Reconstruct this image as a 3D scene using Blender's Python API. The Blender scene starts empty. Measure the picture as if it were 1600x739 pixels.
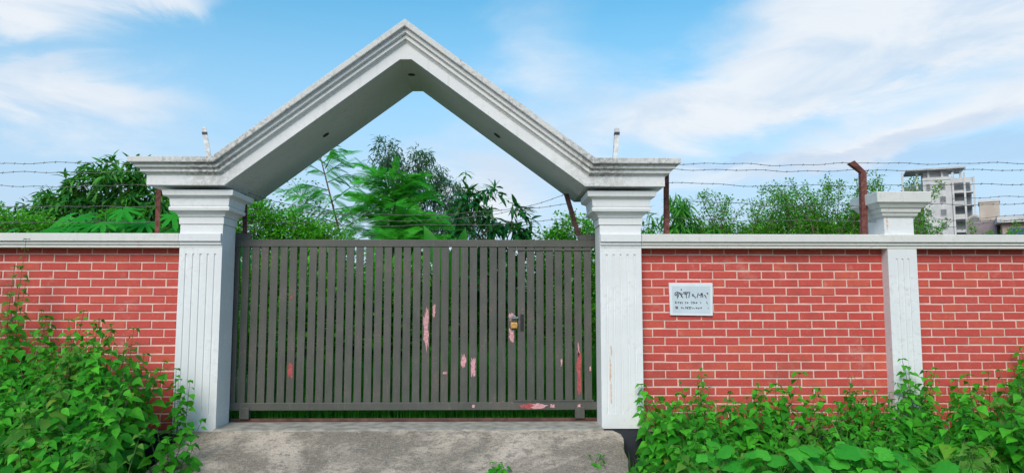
import bpy, math, random
import numpy as np
from mathutils import Vector, Matrix
R = math.radians
rnd = random.Random(7)
nrng = np.random.default_rng(11)
S = bpy.context.scene
COL = S.collection

# ------------------------------------------------------------------ camera
cam = bpy.data.cameras.new('camera'); camo = bpy.data.objects.new('camera', cam); COL.objects.link(camo)
camo.location = (0, -7.5, 1.18); camo.rotation_euler = (R(95.4), 0, R(-1.04))
cam.sensor_width = 36; cam.lens = 36 * 1155 / 1600; cam.clip_start = .05; cam.clip_end = 6000
S.camera = camo

# ------------------------------------------------------------------ sky, sun, exposure
SUN_EL, SUN_AZ = R(36), R(-163)        # azimuth from +Y towards +X: the sun stands behind the camera
S.view_settings.view_transform = 'Standard'; S.view_settings.look = 'None'
S.view_settings.exposure = 1.08; S.view_settings.gamma = 1; S.view_settings.use_curve_mapping = False
sun = bpy.data.lights.new('sun', 'SUN'); sun.energy = 1.12; sun.angle = R(34); sun.color = (1, .90, .77)
suno = bpy.data.objects.new('sun', sun); COL.objects.link(suno)
sd = Vector((math.sin(SUN_AZ) * math.cos(SUN_EL), math.cos(SUN_AZ) * math.cos(SUN_EL), math.sin(SUN_EL)))
suno.rotation_euler = sd.to_track_quat('Z', 'Y').to_euler()

class NT:
    """small helper to chain nodes"""
    def __init__(s, tree): s.t = tree; s.n = tree.nodes; s.l = tree.links
    def add(s, typ, ins=None, **props):
        nd = s.n.new(typ)
        for k, v in props.items(): setattr(nd, k, v)
        for k, v in (ins or {}).items(): s.set(nd.inputs[k], v)
        return nd
    def set(s, sock, v):
        if hasattr(v, 'is_output') or isinstance(v, bpy.types.NodeSocket): s.l.new(v, sock)
        else: sock.default_value = v
    def m(s, op, a, b=0., c=0., clamp=False):
        nd = s.n.new('ShaderNodeMath'); nd.operation = op; nd.use_clamp = clamp
        s.set(nd.inputs[0], a); s.set(nd.inputs[1], b); s.set(nd.inputs[2], c); return nd.outputs[0]
    def mix(s, f, a, b, blend='MIX'):
        nd = s.n.new('ShaderNodeMix'); nd.data_type = 'RGBA'; nd.blend_type = blend
        s.set(nd.inputs[0], f); s.set(nd.inputs[6], a); s.set(nd.inputs[7], b); return nd.outputs[2]
    def ramp(s, v, lo, hi, a=0., b=1.):
        nd = s.n.new('ShaderNodeMapRange'); nd.interpolation_type = 'SMOOTHSTEP'
        s.set(nd.inputs[0], v); s.set(nd.inputs[1], lo); s.set(nd.inputs[2], hi); s.set(nd.inputs[3], a); s.set(nd.inputs[4], b)
        return nd.outputs[0]
    def noise(s, vec, scale, detail=4., rough=.55, dist=0.):
        nd = s.n.new('ShaderNodeTexNoise')
        if vec is not None: s.l.new(vec, nd.inputs['Vector'])
        nd.inputs['Scale'].default_value = scale; nd.inputs['Detail'].default_value = detail
        nd.inputs['Roughness'].default_value = rough; nd.inputs['Distortion'].default_value = dist
        return nd.outputs[0]

world = bpy.data.worlds.new('World'); S.world = world; world.use_nodes = True
w = NT(world.node_tree); w.n.clear()
sky = w.add('ShaderNodeTexSky', sky_type='NISHITA', sun_disc=False, sun_elevation=SUN_EL, sun_rotation=-SUN_AZ if False else SUN_AZ,
            altitude=0., air_density=1.0, dust_density=.6, ozone_density=1.6)
skyc = w.add('ShaderNodeHueSaturation', {'Hue': .475, 'Saturation': 1.36, 'Value': 1.12, 'Color': sky.outputs[0]}).outputs[0]
tc = w.add('ShaderNodeTexCoord').outputs['Generated']
sep = w.add('ShaderNodeSeparateXYZ', {0: tc})
X, Y, Z = sep.outputs
az = w.m('ARCTAN2', X, Y); el = w.m('ARCSINE', Z)
# cloud layer, projected onto a plane overhead so it recedes towards the horizon
den = w.m('ADD', w.m('MAXIMUM', Z, 0.), .12)
pl = w.add('ShaderNodeCombineXYZ', {0: w.m('DIVIDE', X, den), 1: w.m('DIVIDE', Y, den), 2: 0.}).outputs[0]
fine = w.noise(pl, 1.7, 7., .58, .25)
broad = w.noise(pl, .55, 3., .5, .3)
wisp = w.noise(w.add('ShaderNodeCombineXYZ', {0: w.m('MULTIPLY', az, 3.), 1: w.m('MULTIPLY', el, 9.), 2: .4}).outputs[0], 1.6, 6., .6, .5)
azw = w.m('ADD', az, w.m('MULTIPLY', w.m('SUBTRACT', fine, .5), .10))
elw = w.m('ADD', el, w.m('MULTIPLY', w.m('SUBTRACT', wisp, .5), .13))
LOBES = [  # azimuth, elevation, half length, half width, tilt, weight: the cloud banks in view
    (.36, .282, .30, .056, 13, 1.15), (.60, .345, .22, .07, 10, .95), (.42, .385, .12, .02, 12, .5),
    (.56, .225, .20, .030, 14, .75), (.44, .185, .10, .022, 6, .5),
    (-.60, .345, .14, .045, 2, .95), (-.44, .375, .07, .025, 6, .9), (-.53, .25, .13, .024, 2, .75), (-.55, .215, .24, .055, 0, .55),
    (-.02, .165, .10, .035, -14, .9), (.27, .17, .13, .02, 0, .55), (.05, .36, .11, .08, 30, .36),
    (.9, .30, .3, .08, 8, .8), (-1.0, .3, .25, .08, 0, .8)]
tot = None
for a, e, hl, hw, tilt, wt in LOBES:
    ct, st = math.cos(R(tilt)), math.sin(R(tilt))
    da = w.m('SUBTRACT', azw, a); de = w.m('SUBTRACT', elw, e)
    u = w.m('MULTIPLY_ADD', da, ct / hl, w.m('MULTIPLY', de, st / hl))
    v = w.m('MULTIPLY_ADD', de, ct / hw, w.m('MULTIPLY', da, -st / hw))
    r2 = w.m('MULTIPLY_ADD', u, u, w.m('MULTIPLY', v, v))
    g = w.m('MULTIPLY', w.m('POWER', 2.71828, w.m('MULTIPLY', r2, -1.1)), wt)
    tot = g if tot is None else w.m('ADD', tot, g)
tot = w.m('ADD', tot, w.ramp(broad, .48, .70, 0., .48))
dens = w.m('ADD', tot, w.m('MULTIPLY', w.m('SUBTRACT', fine, .5), 1.15))
mask = w.ramp(dens, .12, .98)
veil = w.ramp(el, .50, .04, .0, .90)                         # pale haze towards the horizon
base = w.mix(veil, skyc, (2.95, 3.65, 4.75, 1))
shade = w.ramp(wisp, .35, .65)
cloudc = w.mix(shade, (3.6, 4.3, 5.1, 1), (4.9, 5.1, 5.35, 1))
skyfin = w.mix(w.m('MULTIPLY', mask, .93), base, cloudc)
gsum = None                                                   # grey-blue undersides of the low cloud banks
for a, e, hl, hw, tilt in ((.52, .205, .16, .016, 12), (.60, .17, .22, .02, 4), (.30, .19, .09, .010, 2), (1.1, .2, .2, .02, 0), (-1.1, .2, .2, .02, 0)):
    ct, st = math.cos(R(tilt)), math.sin(R(tilt)); da = w.m('SUBTRACT', azw, a); de = w.m('SUBTRACT', elw, e)
    u = w.m('MULTIPLY_ADD', da, ct / hl, w.m('MULTIPLY', de, st / hl)); v = w.m('MULTIPLY_ADD', de, ct / hw, w.m('MULTIPLY', da, -st / hw))
    g = w.m('POWER', 2.71828, w.m('MULTIPLY', w.m('MULTIPLY_ADD', u, u, w.m('MULTIPLY', v, v)), -1.))
    gsum = g if gsum is None else w.m('ADD', gsum, g)
skyfin = w.mix(w.m('MULTIPLY', w.ramp(gsum, .2, .9), .30), skyfin, (2.2, 3.0, 4.3, 1))
bg = w.add('ShaderNodeBackground', {'Color': skyfin, 'Strength': .085})
w.l.new(bg.outputs[0], w.add('ShaderNodeOutputWorld').inputs[0])

# ------------------------------------------------------------------ materials
def newmat(name):
    m = bpy.data.materials.new(name); m.use_nodes = True; t = NT(m.node_tree); t.n.clear()
    out = t.add('ShaderNodeOutputMaterial'); b = t.add('ShaderNodeBsdfPrincipled'); t.l.new(b.outputs[0], out.inputs[0])
    return m, t, b, out
def bump(t, b, h, strength, dist):
    nd = t.add('ShaderNodeBump', {'Height': h, 'Strength': strength, 'Distance': dist}); t.l.new(nd.outputs[0], b.inputs['Normal'])
def plain(name, c, rough=.7, var=.25, scale=6., bstr=.2, bscale=60., bdist=.004, metal=0.):
    m, t, b, o = newmat(name); p = t.add('ShaderNodeNewGeometry').outputs['Position']
    n = t.noise(p, scale, 5.); f = t.ramp(n, .3, .7)
    b.inputs['Roughness'].default_value = rough; b.inputs['Metallic'].default_value = metal
    t.set(b.inputs['Base Color'], t.mix(f, tuple(x * (1 - var) for x in c) + (1,), tuple(min(1, x * (1 + var * .6)) for x in c) + (1,)))
    bump(t, b, t.noise(p, bscale, 4.), bstr, bdist)
    return m
def plaster(name, c=(.80, .81, .80), dirt=.35, dirtcol=(.22, .20, .17), thr=.58, streak=.25, valley=0.):
    """painted cement render: faint mottling, dirt blotches and rain streaks"""
    m, t, b, o = newmat(name); p = t.add('ShaderNodeNewGeometry').outputs['Position']
    mp = t.add('ShaderNodeMapping', {'Vector': p, 'Scale': (9., 9., .8)}).outputs[0]
    n1 = t.noise(p, 2.2, 5.); n2 = t.noise(p, 26., 6., .7); n3 = t.noise(mp, 2.5, 5.)
    col = t.mix(t.ramp(n1, .35, .7), tuple(x * .92 for x in c) + (1,), c + (1,))
    d1 = t.m('MULTIPLY', t.ramp(n2, thr - .1, thr + .12), t.ramp(n1, .4, .62)); d1 = t.m('MULTIPLY', d1, dirt)
    d2 = t.m('MULTIPLY', t.ramp(n3, .55, .75), streak)
    if valley:      # water stains where the pitched and level runs of the cornice meet
        px_ = t.add('ShaderNodeSeparateXYZ', {0: p}).outputs[0]
        dv = t.m('DIVIDE', t.m('SUBTRACT', t.m('ABSOLUTE', t.m('ADD', px_, .91)), 1.90), .30)
        vm = t.m('POWER', 2.71828, t.m('MULTIPLY', t.m('MULTIPLY', dv, dv), -1.))
        d1 = t.m('MAXIMUM', d1, t.m('MULTIPLY', t.m('MULTIPLY', vm, t.ramp(n2, .36, .60)), valley))
    col = t.mix(d1, col, dirtcol + (1,)); col = t.mix(d2, col, (.50, .47, .42, 1))
    t.set(b.inputs['Base Color'], col); b.inputs['Roughness'].default_value = .75
    bump(t, b, t.noise(p, 70., 5.), .25, .004)
    return m
M = {}
M['white'] = plaster('white_painted_plaster', streak=.14, dirt=.3)
M['frieze'] = plaster('white_frieze_paint', streak=.28, dirt=.3, valley=.55, dirtcol=(.34, .31, .27))
M['white_clean'] = plaster('white_column_paint', (.82, .83, .82), dirt=.18, streak=.17)
M['white_dirty'] = plaster('weathered_white_band', (.74, .73, .69), dirt=.75, thr=.53, streak=.3, dirtcol=(.16, .14, .12), valley=.7)
M['white_mid'] = plaster('stained_white_moulding', (.82, .82, .79), dirt=.35, thr=.58, streak=.2, dirtcol=(.20, .17, .14), valley=.75)
M['coping'] = plaster('cream_white_coping', (.74, .73, .68), dirt=.4, thr=.6, streak=.25, dirtcol=(.35, .28, .2))
M['soffit'] = plaster('grey_soffit', (.43, .46, .44), dirt=.1, streak=.05)  # darker grey than the white parts, for the beam's downward faces
M['plinth'] = plain('black_bitumen_plinth', (.028, .032, .045), .6, .35, 3.)
M['mortar'] = plain('cream_mortar', (.76, .55, .47), .9, .15, 9.)
M['plaque'] = plain('white_marble', (.76, .80, .82), .35, .06, 5., .05)
M['plaque_field'] = plain('grey_white_marble', (.60, .68, .72), .35, .08, 5., .05)
M['ink'] = plain('faded_black_ink', (.05, .055, .07), .6, .4, 40.)
M['rust'] = plain('rusty_iron', (.20, .065, .05), .85, .5, 24., .5, 90.)
M['rust_dark'] = plain('dark_rusty_iron', (.10, .045, .04), .85, .5, 24., .5, 90.)
M['wire'] = plain('dull_wire', (.10, .095, .095), .6, .4, 30., .1)
M['track'] = plain('rusty_track', (.13, .06, .045), .8, .4, 10., .3)
M['flat_black'] = plain('flat_black_fill', (.012, .013, .013), .5, .3, 10.)
M['brass'] = plain('brass', (.75, .42, .12), .35, .2, 30., .05, 60., .002, .6)
M['steel'] = plain('steel_shackle', (.4, .4, .4), .35, .2, 30., .05, 60., .002, .8)
M['pink'] = plain('pink_primer', (.66, .33, .34), .8, .35, 60., .3)
M['redp'] = plain('red_primer', (.42, .085, .08), .8, .35, 40., .3)
M['ruststain'] = plain('rust_stain', (.72, .52, .40), .8, .3, 30., .1)
M['tape'] = plain('dark_tape', (.03, .03, .06), .5, .2)
M['bark'] = plain('bark', (.13, .09, .06), .9, .4, 12., .6, 40., .02)
M['twig'] = plain('grey_twig', (.20, .15, .10), .9, .3, 12.)
M['stem'] = plain('green_stem', (.07, .16, .03), .7, .3, 20.)
M['concrete_b'] = plain('raw_concrete', (.56, .55, .53), .9, .22, .35, .1)
M['concrete_l'] = plain('pale_render', (.62, .61, .59), .9, .15, .4, .1)
M['opening'] = plain('dim_interior', (.23, .235, .24), .9, .2, 1.)
M['beige'] = plain('beige_render', (.55, .46, .38), .9, .15, .5, .1)
M['pinkwall'] = plain('pinkish_render', (.50, .36, .30), .9, .15, .5, .1)
M['glassblue'] = plain('blue_window_glass', (.06, .13, .2), .15, .2, 1., .0)
M['mauve'] = plain('mauve_render', (.30, .24, .25), .9, .15, .5, .1)
def gate_paint():
    m, t, b, o = newmat('dark_grey_green_gate_paint'); p = t.add('ShaderNodeNewGeometry').outputs['Position']
    rndv = t.add('ShaderNodeObjectInfo').outputs['Random']
    n = t.noise(p, 3., 5.); n2 = t.noise(p, 60., 4., .7)
    col = t.mix(t.ramp(n, .3, .7), (.064, .070, .056, 1), (.094, .094, .078, 1))
    col = t.mix(t.m('MULTIPLY', rndv, .35), col, (.092, .078, .068, 1))
    n3 = t.noise(t.add('ShaderNodeMapping', {'Vector': p, 'Scale': (30., 30., 3.)}).outputs[0], 1.3, 5., .7)
    col = t.mix(t.m('MULTIPLY', t.ramp(n3, .54, .68), .45), col, (.15, .135, .11, 1))            # dust runs
    col = t.mix(t.m('MULTIPLY', t.ramp(n2, .62, .70), .55), col, (.26, .21, .17, 1))             # scuffs
    col = t.mix(t.m('MULTIPLY', t.m('MULTIPLY', t.ramp(n2, .55, .62), t.ramp(n, .56, .66)), .5), col, (.36, .15, .13, 1))   # primer showing
    t.set(b.inputs['Base Color'], col); b.inputs['Roughness'].default_value = .5
    bump(t, b, t.noise(p, 45., 4.), .15, .003); return m
M['gate'] = gate_paint()
def brick_mat():
    m, t, b, o = newmat('painted_red_brick'); p = t.add('ShaderNodeNewGeometry').outputs['Position']
    rv = t.add('ShaderNodeObjectInfo').outputs['Random']
    cr = t.add('ShaderNodeValToRGB', {0: rv}); e = cr.color_ramp.elements
    e[0].color = (.55, .070, .050, 1); e[1].color = (.63, .098, .060, 1)
    for pos, c in ((.25, (.58, .076, .055, 1)), (.5, (.57, .078, .060, 1)), (.8, (.60, .084, .058, 1)), (.93, (.64, .118, .070, 1))):
        x = e.new(pos); x.color = c
    n = t.noise(p, 14., 6., .65); n2 = t.noise(p, 90., 3., .7)
    col = t.mix(t.ramp(n, .35, .75, 0., .45), cr.outputs[0], (.43, .055, .048, 1))
    n4 = t.noise(p, 2.3, 6., .7); n5 = t.noise(p, 1.1, 5., .65)
    col = t.mix(t.m('MULTIPLY', t.ramp(n4, .56, .70), .32), col, (.72, .42, .34, 1))       # lime bloom
    col = t.mix(t.m('MULTIPLY', t.ramp(n5, .54, .66), .38), col, (.33, .06, .045, 1))      # damp patches
    col = t.mix(t.m('MULTIPLY', t.ramp(n2, .62, .70), .5), col, (.70, .45, .36, 1))
    t.set(b.inputs['Base Color'], col); b.inputs['Roughness'].default_value = .8
    bump(t, b, t.noise(p, 55., 5., .65), .4, .004); return m
M['brick'] = brick_mat()
def ramp_mat():
    m, t, b, o = newmat('worn_ramp_concrete'); p = t.add('ShaderNodeNewGeometry').outputs['Position']
    n1 = t.noise(p, 1.15, 6., .66, .8); n2 = t.noise(p, 9., 6., .7); n3 = t.noise(p, 34., 6., .8); n4 = t.noise(p, 120., 3., .8)
    col = t.mix(t.ramp(n1, .40, .60), (.27, .226, .170, 1), (.70, .575, .455, 1))
    col = t.mix(t.ramp(n2, .48, .64, 0., .75), col, (.21, .178, .138, 1))
    col = t.mix(t.ramp(n3, .53, .62, 0., .6), col, (.56, .50, .44, 1))
    col = t.mix(t.ramp(n3, .46, .38, 0., .7), col, (.095, .088, .075, 1))
    col = t.mix(t.ramp(n4, .53, .62, 0., .6), col, (.10, .092, .08, 1)); col = t.mix(t.ramp(n4, .46, .38, 0., .5), col, (.62, .53, .44, 1))
    t.set(b.inputs['Base Color'], col); b.inputs['Roughness'].default_value = .92
    bump(t, b, t.m('ADD', t.m('MULTIPLY', n2, .6), t.m('MULTIPLY', n3, .5)), .9, .018); return m
M['ramp'] = ramp_mat()
M['sill'] = plain('pale_cement', (.42, .39, .33), .9, .35, 8., .5, 40., .008)
M['soil'] = plain('dark_soil', (.055, .045, .03), .95, .4, 4., .6, 30., .02)
M['yard'] = plain('mossy_soil', (.04, .075, .02), .95, .4, 3., .6, 30., .02)
def leaf_mat(name, c0, c1, rough=.5, trans=.35, use_attr=False, vein=True):
    """leaf blade: colour varies from leaf to leaf, some light passes through"""
    m, t, b, o = newmat(name)
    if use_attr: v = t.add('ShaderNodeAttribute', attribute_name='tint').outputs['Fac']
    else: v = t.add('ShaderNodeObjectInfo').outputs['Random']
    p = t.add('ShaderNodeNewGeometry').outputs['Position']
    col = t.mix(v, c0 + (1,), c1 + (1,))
    if name.endswith(('weed', 'vine')): col = t.mix(t.ramp(v, .982, .99, 0., .8), col, (.36, .36, .05, 1))      # a few yellowing leaves
    col = t.mix(t.ramp(t.noise(p, 35., 3.), .35, .7, 0., .3), col, tuple(x * .7 for x in c0) + (1,))
    t.set(b.inputs['Base Color'], col); b.inputs['Roughness'].default_value = rough; b.inputs['Specular IOR Level'].default_value = .3
    tr = t.add('ShaderNodeBsdfTranslucent', {'Color': t.mix(.5, col, (.16, .50, .02, 1))})
    mx = t.add('ShaderNodeMixShader', {0: trans, 1: b.outputs[0], 2: tr.outputs[0]})
    t.l.new(mx.outputs[0], o.inputs[0]); return m
LM = {}
for k, c0, c1, rg, tr in (
        ('weed', (.022, .25, .014), (.135, .68, .038), .6, .42),
        ('gourd', (.04, .38, .030), (.11, .60, .050), .6, .36),
        ('vine', (.06, .22, .02), (.18, .40, .05), .6, .36),
        ('mango', (.015, .115, .025), (.10, .40, .04), .5, .28),
        ('papaya', (.020, .33, .020), (.06, .52, .04), .55, .38),
        ('feather', (.035, .42, .025), (.12, .70, .05), .6, .45),
        ('far', (.050, .125, .080), (.105, .235, .130), .75, .3),
        ('shrub', (.045, .30, .020), (.17, .62, .035), .6, .40),
        ('thorn', (.05, .27, .015), (.20, .60, .045), .6, .40),
        ('willow', (.035, .24, .025), (.14, .50, .07), .6, .40),
        ('sapling', (.008, .085, .024), (.030, .22, .035), .4, .25),
        ('newleaf', (.08, .38, .03), (.16, .52, .05), .5, .38),
        ('banana', (.05, .36, .03), (.08, .44, .04), .45, .42),
        ('grass', (.03, .26, .018), (.10, .50, .035), .65, .35),
        ('palegrass', (.10, .36, .05), (.25, .50, .12), .6, .35)):
    LM[k] = leaf_mat('leaf_' + k, c0, c1, rg, tr); LM[k + '_mass'] = leaf_mat('leaf_mass_' + k, c0, c1, rg, tr, True)

# ------------------------------------------------------------------ object helpers
WL = {}
def link(o, parent=None):
    COL.objects.link(o)
    if parent is not None: o.parent = parent
    WL[o.name] = WL.get(parent.name if parent else '', Vector((0, 0, 0))) + Vector(o.location)
    return o
def tag(o, label, cat, group=None, kind=None):
    if label: o['label'] = label
    if cat: o['category'] = cat
    if group: o['group'] = group
    if kind: o['kind'] = kind
    return o
def thing(name, label, cat, loc=(0, 0, 0), group=None):
    o = bpy.data.objects.new(name, None); o.location = loc; o.empty_display_size = .1
    link(o); return tag(o, label, cat, group)
class MB:
    """collects shapes in world space, builds ONE mesh object"""
    def __init__(s): s.v = []; s.f = []
    def add(s, vs, fs):
        o = len(s.v); s.v += [tuple(p) for p in vs]; s.f += [tuple(i + o for i in f) for f in fs]; return s
    def box(s, x0, x1, y0, y1, z0, z1):
        return s.add([(x0,y0,z0),(x1,y0,z0),(x1,y1,z0),(x0,y1,z0),(x0,y0,z1),(x1,y0,z1),(x1,y1,z1),(x0,y1,z1)],
                     [(0,3,2,1),(4,5,6,7),(0,1,5,4),(1,2,6,5),(2,3,7,6),(3,0,4,7)])
    def rings(s, rings, cap=True):
        n = len(rings[0]); vs = [p for r in rings for p in r]; fs = []
        for k in range(len(rings) - 1):
            for i in range(n):
                j = (i + 1) % n; fs.append((k*n+i, k*n+j, (k+1)*n+j, (k+1)*n+i))
        if cap: fs += [tuple(reversed(range(n))), tuple(range((len(rings)-1)*n, len(rings)*n))]
        return s.add(vs, fs)
    def lathe_box(s, x0, x1, y0, y1, levels, front_only=False):
        """stack of rectangular levels (z, projection): mouldings that run round all four sides"""
        rs = []
        for z, o in levels: rs.append([(x0-o,y0-o,z),(x1+o,y0-o,z),(x1+o,y1+o,z),(x0-o,y1+o,z)])
        return s.rings(rs)
    def tube(s, pts, r, n=5, r1=None):
        pts = [Vector(p) for p in pts]; rs = []; m = len(pts)
        for i, p in enumerate(pts):
            d = (pts[min(i+1, m-1)] - pts[max(i-1, 0)]).normalized()
            a = d.orthogonal().normalized() if i == 0 else (a - d * a.dot(d)).normalized()
            b = d.cross(a); rr = r if r1 is None else r + (r1 - r) * i / max(1, m - 1)
            rs.append([p + (a * math.cos(2*math.pi*k/n) + b * math.sin(2*math.pi*k/n)) * rr for k in range(n)])
        return s.rings(rs)
    def build(s, name, mat, parent=None, bevel=0., smooth=False):
        me = bpy.data.meshes.new(name); off = WL[parent.name] if parent is not None else Vector((0, 0, 0))
        me.from_pydata([(p[0]-off.x, p[1]-off.y, p[2]-off.z) for p in s.v], [], s.f)
        me.materials.append(mat); me.update()
        if smooth: me.polygons.foreach_set('use_smooth', [True] * len(me.polygons))
        o = bpy.data.objects.new(name, me); link(o, parent)
        if bevel:
            b = o.modifiers.new('edge', 'BEVEL'); b.width = bevel; b.segments = 2; b.limit_method = 'ANGLE'; b.angle_limit = R(40)
        return o
def place(name, me, parent, mat4):
    """a shared-mesh part at a world matrix"""
    o = bpy.data.objects.new(name, me); COL.objects.link(o); o.parent = parent
    o.matrix_local = Matrix.Translation(-WL[parent.name]) @ mat4
    return o
def blotch(mb, cx, cz, wx, hz, y, th=.0015, seed=0, n=14):
    """thin irregular flake lying on a face that looks to -Y"""
    q = random.Random(seed); ring = []
    for k in range(n):
        a = 2 * math.pi * k / n; ca, sa = math.cos(a), math.sin(a)
        s_ = (abs(ca) ** 4 + abs(sa) ** 4) ** -.25 * q.uniform(.50, 1.06)
        ring.append((cx + max(-1, min(1, ca * s_)) * wx / 2, cz + sa * s_ * hz / 2))
    mb.rings([[(x, y, z) for x, z in ring], [(x, y - th, z) for x, z in ring]][::-1]); return mb
def inst_mesh(tv, tf, mats, tint):
    """many copies of a template (verts tv, faces tf) at 4x3 transforms -> verts, faces, tints (numpy)"""
    tv = np.asarray(tv, float); n = len(tv); m = len(mats)
    A = np.array([x[0] for x in mats]); T = np.array([x[1] for x in mats])
    V = np.einsum('mij,nj->mni', A, tv) + T[:, None, :]
    return V.reshape(-1, 3), [tuple(i + k * n for i in f) for k in range(m) for f in tf], np.repeat(np.asarray(tint), n)
def mass(name, parts, mat, parent=None, kind='stuff', smooth=True):
    off = np.array(WL[parent.name]) if parent is not None else np.zeros(3); Vs = []; Fs = []; Ts = []; o_ = 0
    for V, F, T in parts:
        Vs.append(V); Fs += [tuple(i + o_ for i in f) for f in F] if o_ else F; Ts.append(T); o_ += len(V)
    V = np.concatenate(Vs) - off; me = bpy.data.meshes.new(name); me.from_pydata(V.tolist(), [], Fs)
    at = me.attributes.new('tint', 'FLOAT', 'POINT'); at.data.foreach_set('value', np.concatenate(Ts).astype(np.float32))
    me.materials.append(mat)
    if smooth: me.polygons.foreach_set('use_smooth', np.ones(len(me.polygons), bool))
    o = bpy.data.objects.new(name, me); link(o, parent)
    if kind: o['kind'] = kind
    return o

# leaf templates: along +X, up is +Z, unit length
def leaf_tpl(prof, fold=.25, droop=.25, wav=0.):
    v = []; f = []
    for i, (t, hw) in enumerate(prof):
        z = -droop * t * t + wav * math.sin(i * 2.1)
        v += [(t, hw, z + fold * hw), (t, 0, z), (t, -hw, z + fold * hw)]
    for i in range(len(prof) - 1):
        a = i * 3; f += [(a, a+3, a+4, a+1), (a+1, a+4, a+5, a+2)]
    return v, f
OVATE = [leaf_tpl([(0, .02), (.10, .26), (.22, .37), (.40, .35), (.58, .25), (.78, .12), (1, .0)], .25, .28),
         leaf_tpl([(0, .02), (.08, .30), (.20, .42), (.38, .36), (.60, .22), (.80, .10), (1, .0)], .12, .40, .015),
         leaf_tpl([(0, .02), (.12, .22), (.28, .31), (.46, .30), (.64, .21), (.82, .10), (1, .0)], .35, .18)]
LANCE = [leaf_tpl([(0, .01), (.2, .11), (.5, .14), (.8, .08), (1, 0)], .3, .3), leaf_tpl([(0, .01), (.2, .10), (.5, .13), (.8, .08), (1, 0)], .2, .55)]
NARROW = leaf_tpl([(0, .01), (.35, .07), (.7, .05), (1, 0)], .2, .45)
SMALL = ([(0, 0, 0), (.5, .30, .04), (1, 0, -.08), (.5, -.30, .04)], [(0, 1, 2), (0, 2, 3)])
def lobed_tpl(n=7, cut=.45, cup=.06, sh=.72):
    v = [(0, 0, 0)]; f = []
    for k in range(n):
        a = R(-150 + 300 * k / (n - 1)); L = 1 - .38 * abs(k - (n-1)/2) / ((n-1)/2); wd = R(300 / (n - 1)) / 2
        for rr, da in ((cut, -wd), (L * sh, -wd * .50), (L, 0), (L * sh, wd * .50)):
            v.append((math.cos(a+da) * rr, math.sin(a+da) * rr, -cup * rr * rr * 4 + (.05 if da == 0 else 0)))
    v.append((math.cos(R(150)+wd) * cut, math.sin(R(150)+wd) * cut, -cup * cut))
    for i in range(1, len(v) - 1): f.append((0, i, i+1))
    return v, f
PAPAYA = lobed_tpl(9, .30, .10); GOURD = lobed_tpl(5, .74, .06, .94)
def frond_tpl(n=13, wid=.27):
    v = []; f = []
    def quad(a, b, c, d): o = len(v); v.extend((a, b, c, d)); f.append((o, o+1, o+2, o+3))
    zz = lambda t: -.30 * t * t
    for i in range(n):
        t = .10 + .88 * i / (n - 1); hw = wid * math.sin(math.pi * min(1, .22 + .74 * t)) ** .8 + .03; dx = .66 * .88 / n
        for s in (1, -1):
            quad((t - dx/2, s*.006, zz(t)), (t + dx/2, s*.006, zz(t)), (t + dx*.6 + hw*.35, s*hw, zz(t) - hw*.30), (t - dx*.1 + hw*.30, s*hw*.92, zz(t) - hw*.26))
    quad((0, .008, 0), (0, -.008, 0), (1, -.004, zz(1)), (1, .004, zz(1))); return v, f
FROND = frond_tpl()
def tpl_mesh(name, tpl, mat):
    me = bpy.data.meshes.new(name); me.from_pydata([tuple(p) for p in tpl[0]], [], tpl[1]); me.materials.append(mat)
    me.polygons.foreach_set('use_smooth', [True] * len(me.polygons)); return me
def frame(d, up=Vector((0, 0, 1)), roll=0.):
    """rotation whose X runs along d, Z as near up as it can"""
    x = d.normalized(); y = up.cross(x)
    if y.length < 1e-3: y = Vector((0, 1, 0)).cross(x)
    y.normalize(); z = x.cross(y); m = Matrix((x, y, z)).transposed()
    return m @ Matrix.Rotation(roll, 3, 'X')
def xf(rot, loc, s):
    return (np.array(rot) * s, np.array(loc))

# ================================================================== THE SETTING
def struct(o): o['kind'] = 'structure'; return o
g = MB(); g.add([(-3000, -600, -.43), (3000, -600, -.43), (3000, 4000, -.43), (-3000, 4000, -.43)], [(0, 1, 2, 3)])
struct(g.build('ground', M['soil']))
g = MB(); g.box(-60, 60, .31, 45, -.9, -.03); struct(g.build('yard_ground', M['yard']))
# ramp: cast concrete, narrowing a little towards the road, worn nosing
g = MB(); nx, ny = 56, 22; x0, x1 = -3.02, 1.19
def ramp_pt(i, j):
    u, v_ = i / nx, j / ny; y = -.22 - 2.3 * v_; ed = abs(u - .5) * 2
    x = x0 + (x1 - x0) * u - .16 * v_ * (u - .0) + .012 * math.sin(j * 1.7 + i)
    z = -.012 - .27 * (2.3 * v_) * 1.0 + .006 * math.sin(i * .9 + j * .6) * math.sin(j * .8)
    z -= .035 * max(0, (ed - .965) / .035) ** 2
    return x, y, max(z, -.425)
g.add([ramp_pt(i, j) for j in range(ny + 1) for i in range(nx + 1)], [(j*(nx+1)+i, (j+1)*(nx+1)+i, (j+1)*(nx+1)+i+1, j*(nx+1)+i+1) for j in range(ny) for i in range(nx)])
for i in (0, nx):
    top = [ramp_pt(i, j) for j in range(ny + 1)]; bot = [(p[0] + (.03 if i else -.03), p[1], -.6) for p in top]; n_ = len(top)
    fs = [(j, j+1, n_+j+1, n_+j) for j in range(ny)]; g.add(top + bot, fs if i == 0 else [f[::-1] for f in fs])
struct(g.build('concrete_ramp', M['ramp'], smooth=True))
g = MB()
segs = 40
top = []
for k in range(segs + 1):
    x = -2.74 + 3.76 * k / segs; e = .008 * math.sin(k * 1.3) + .006 * math.sin(k * 3.1)
    top.append([(x, -.222 + e, -.40), (x, -.222 + e, -.002), (x, -.19 + e, .004), (x, .34, .004), (x, .34, -.40)])
g.rings(top); struct(g.build('threshold', M['sill']))

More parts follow.
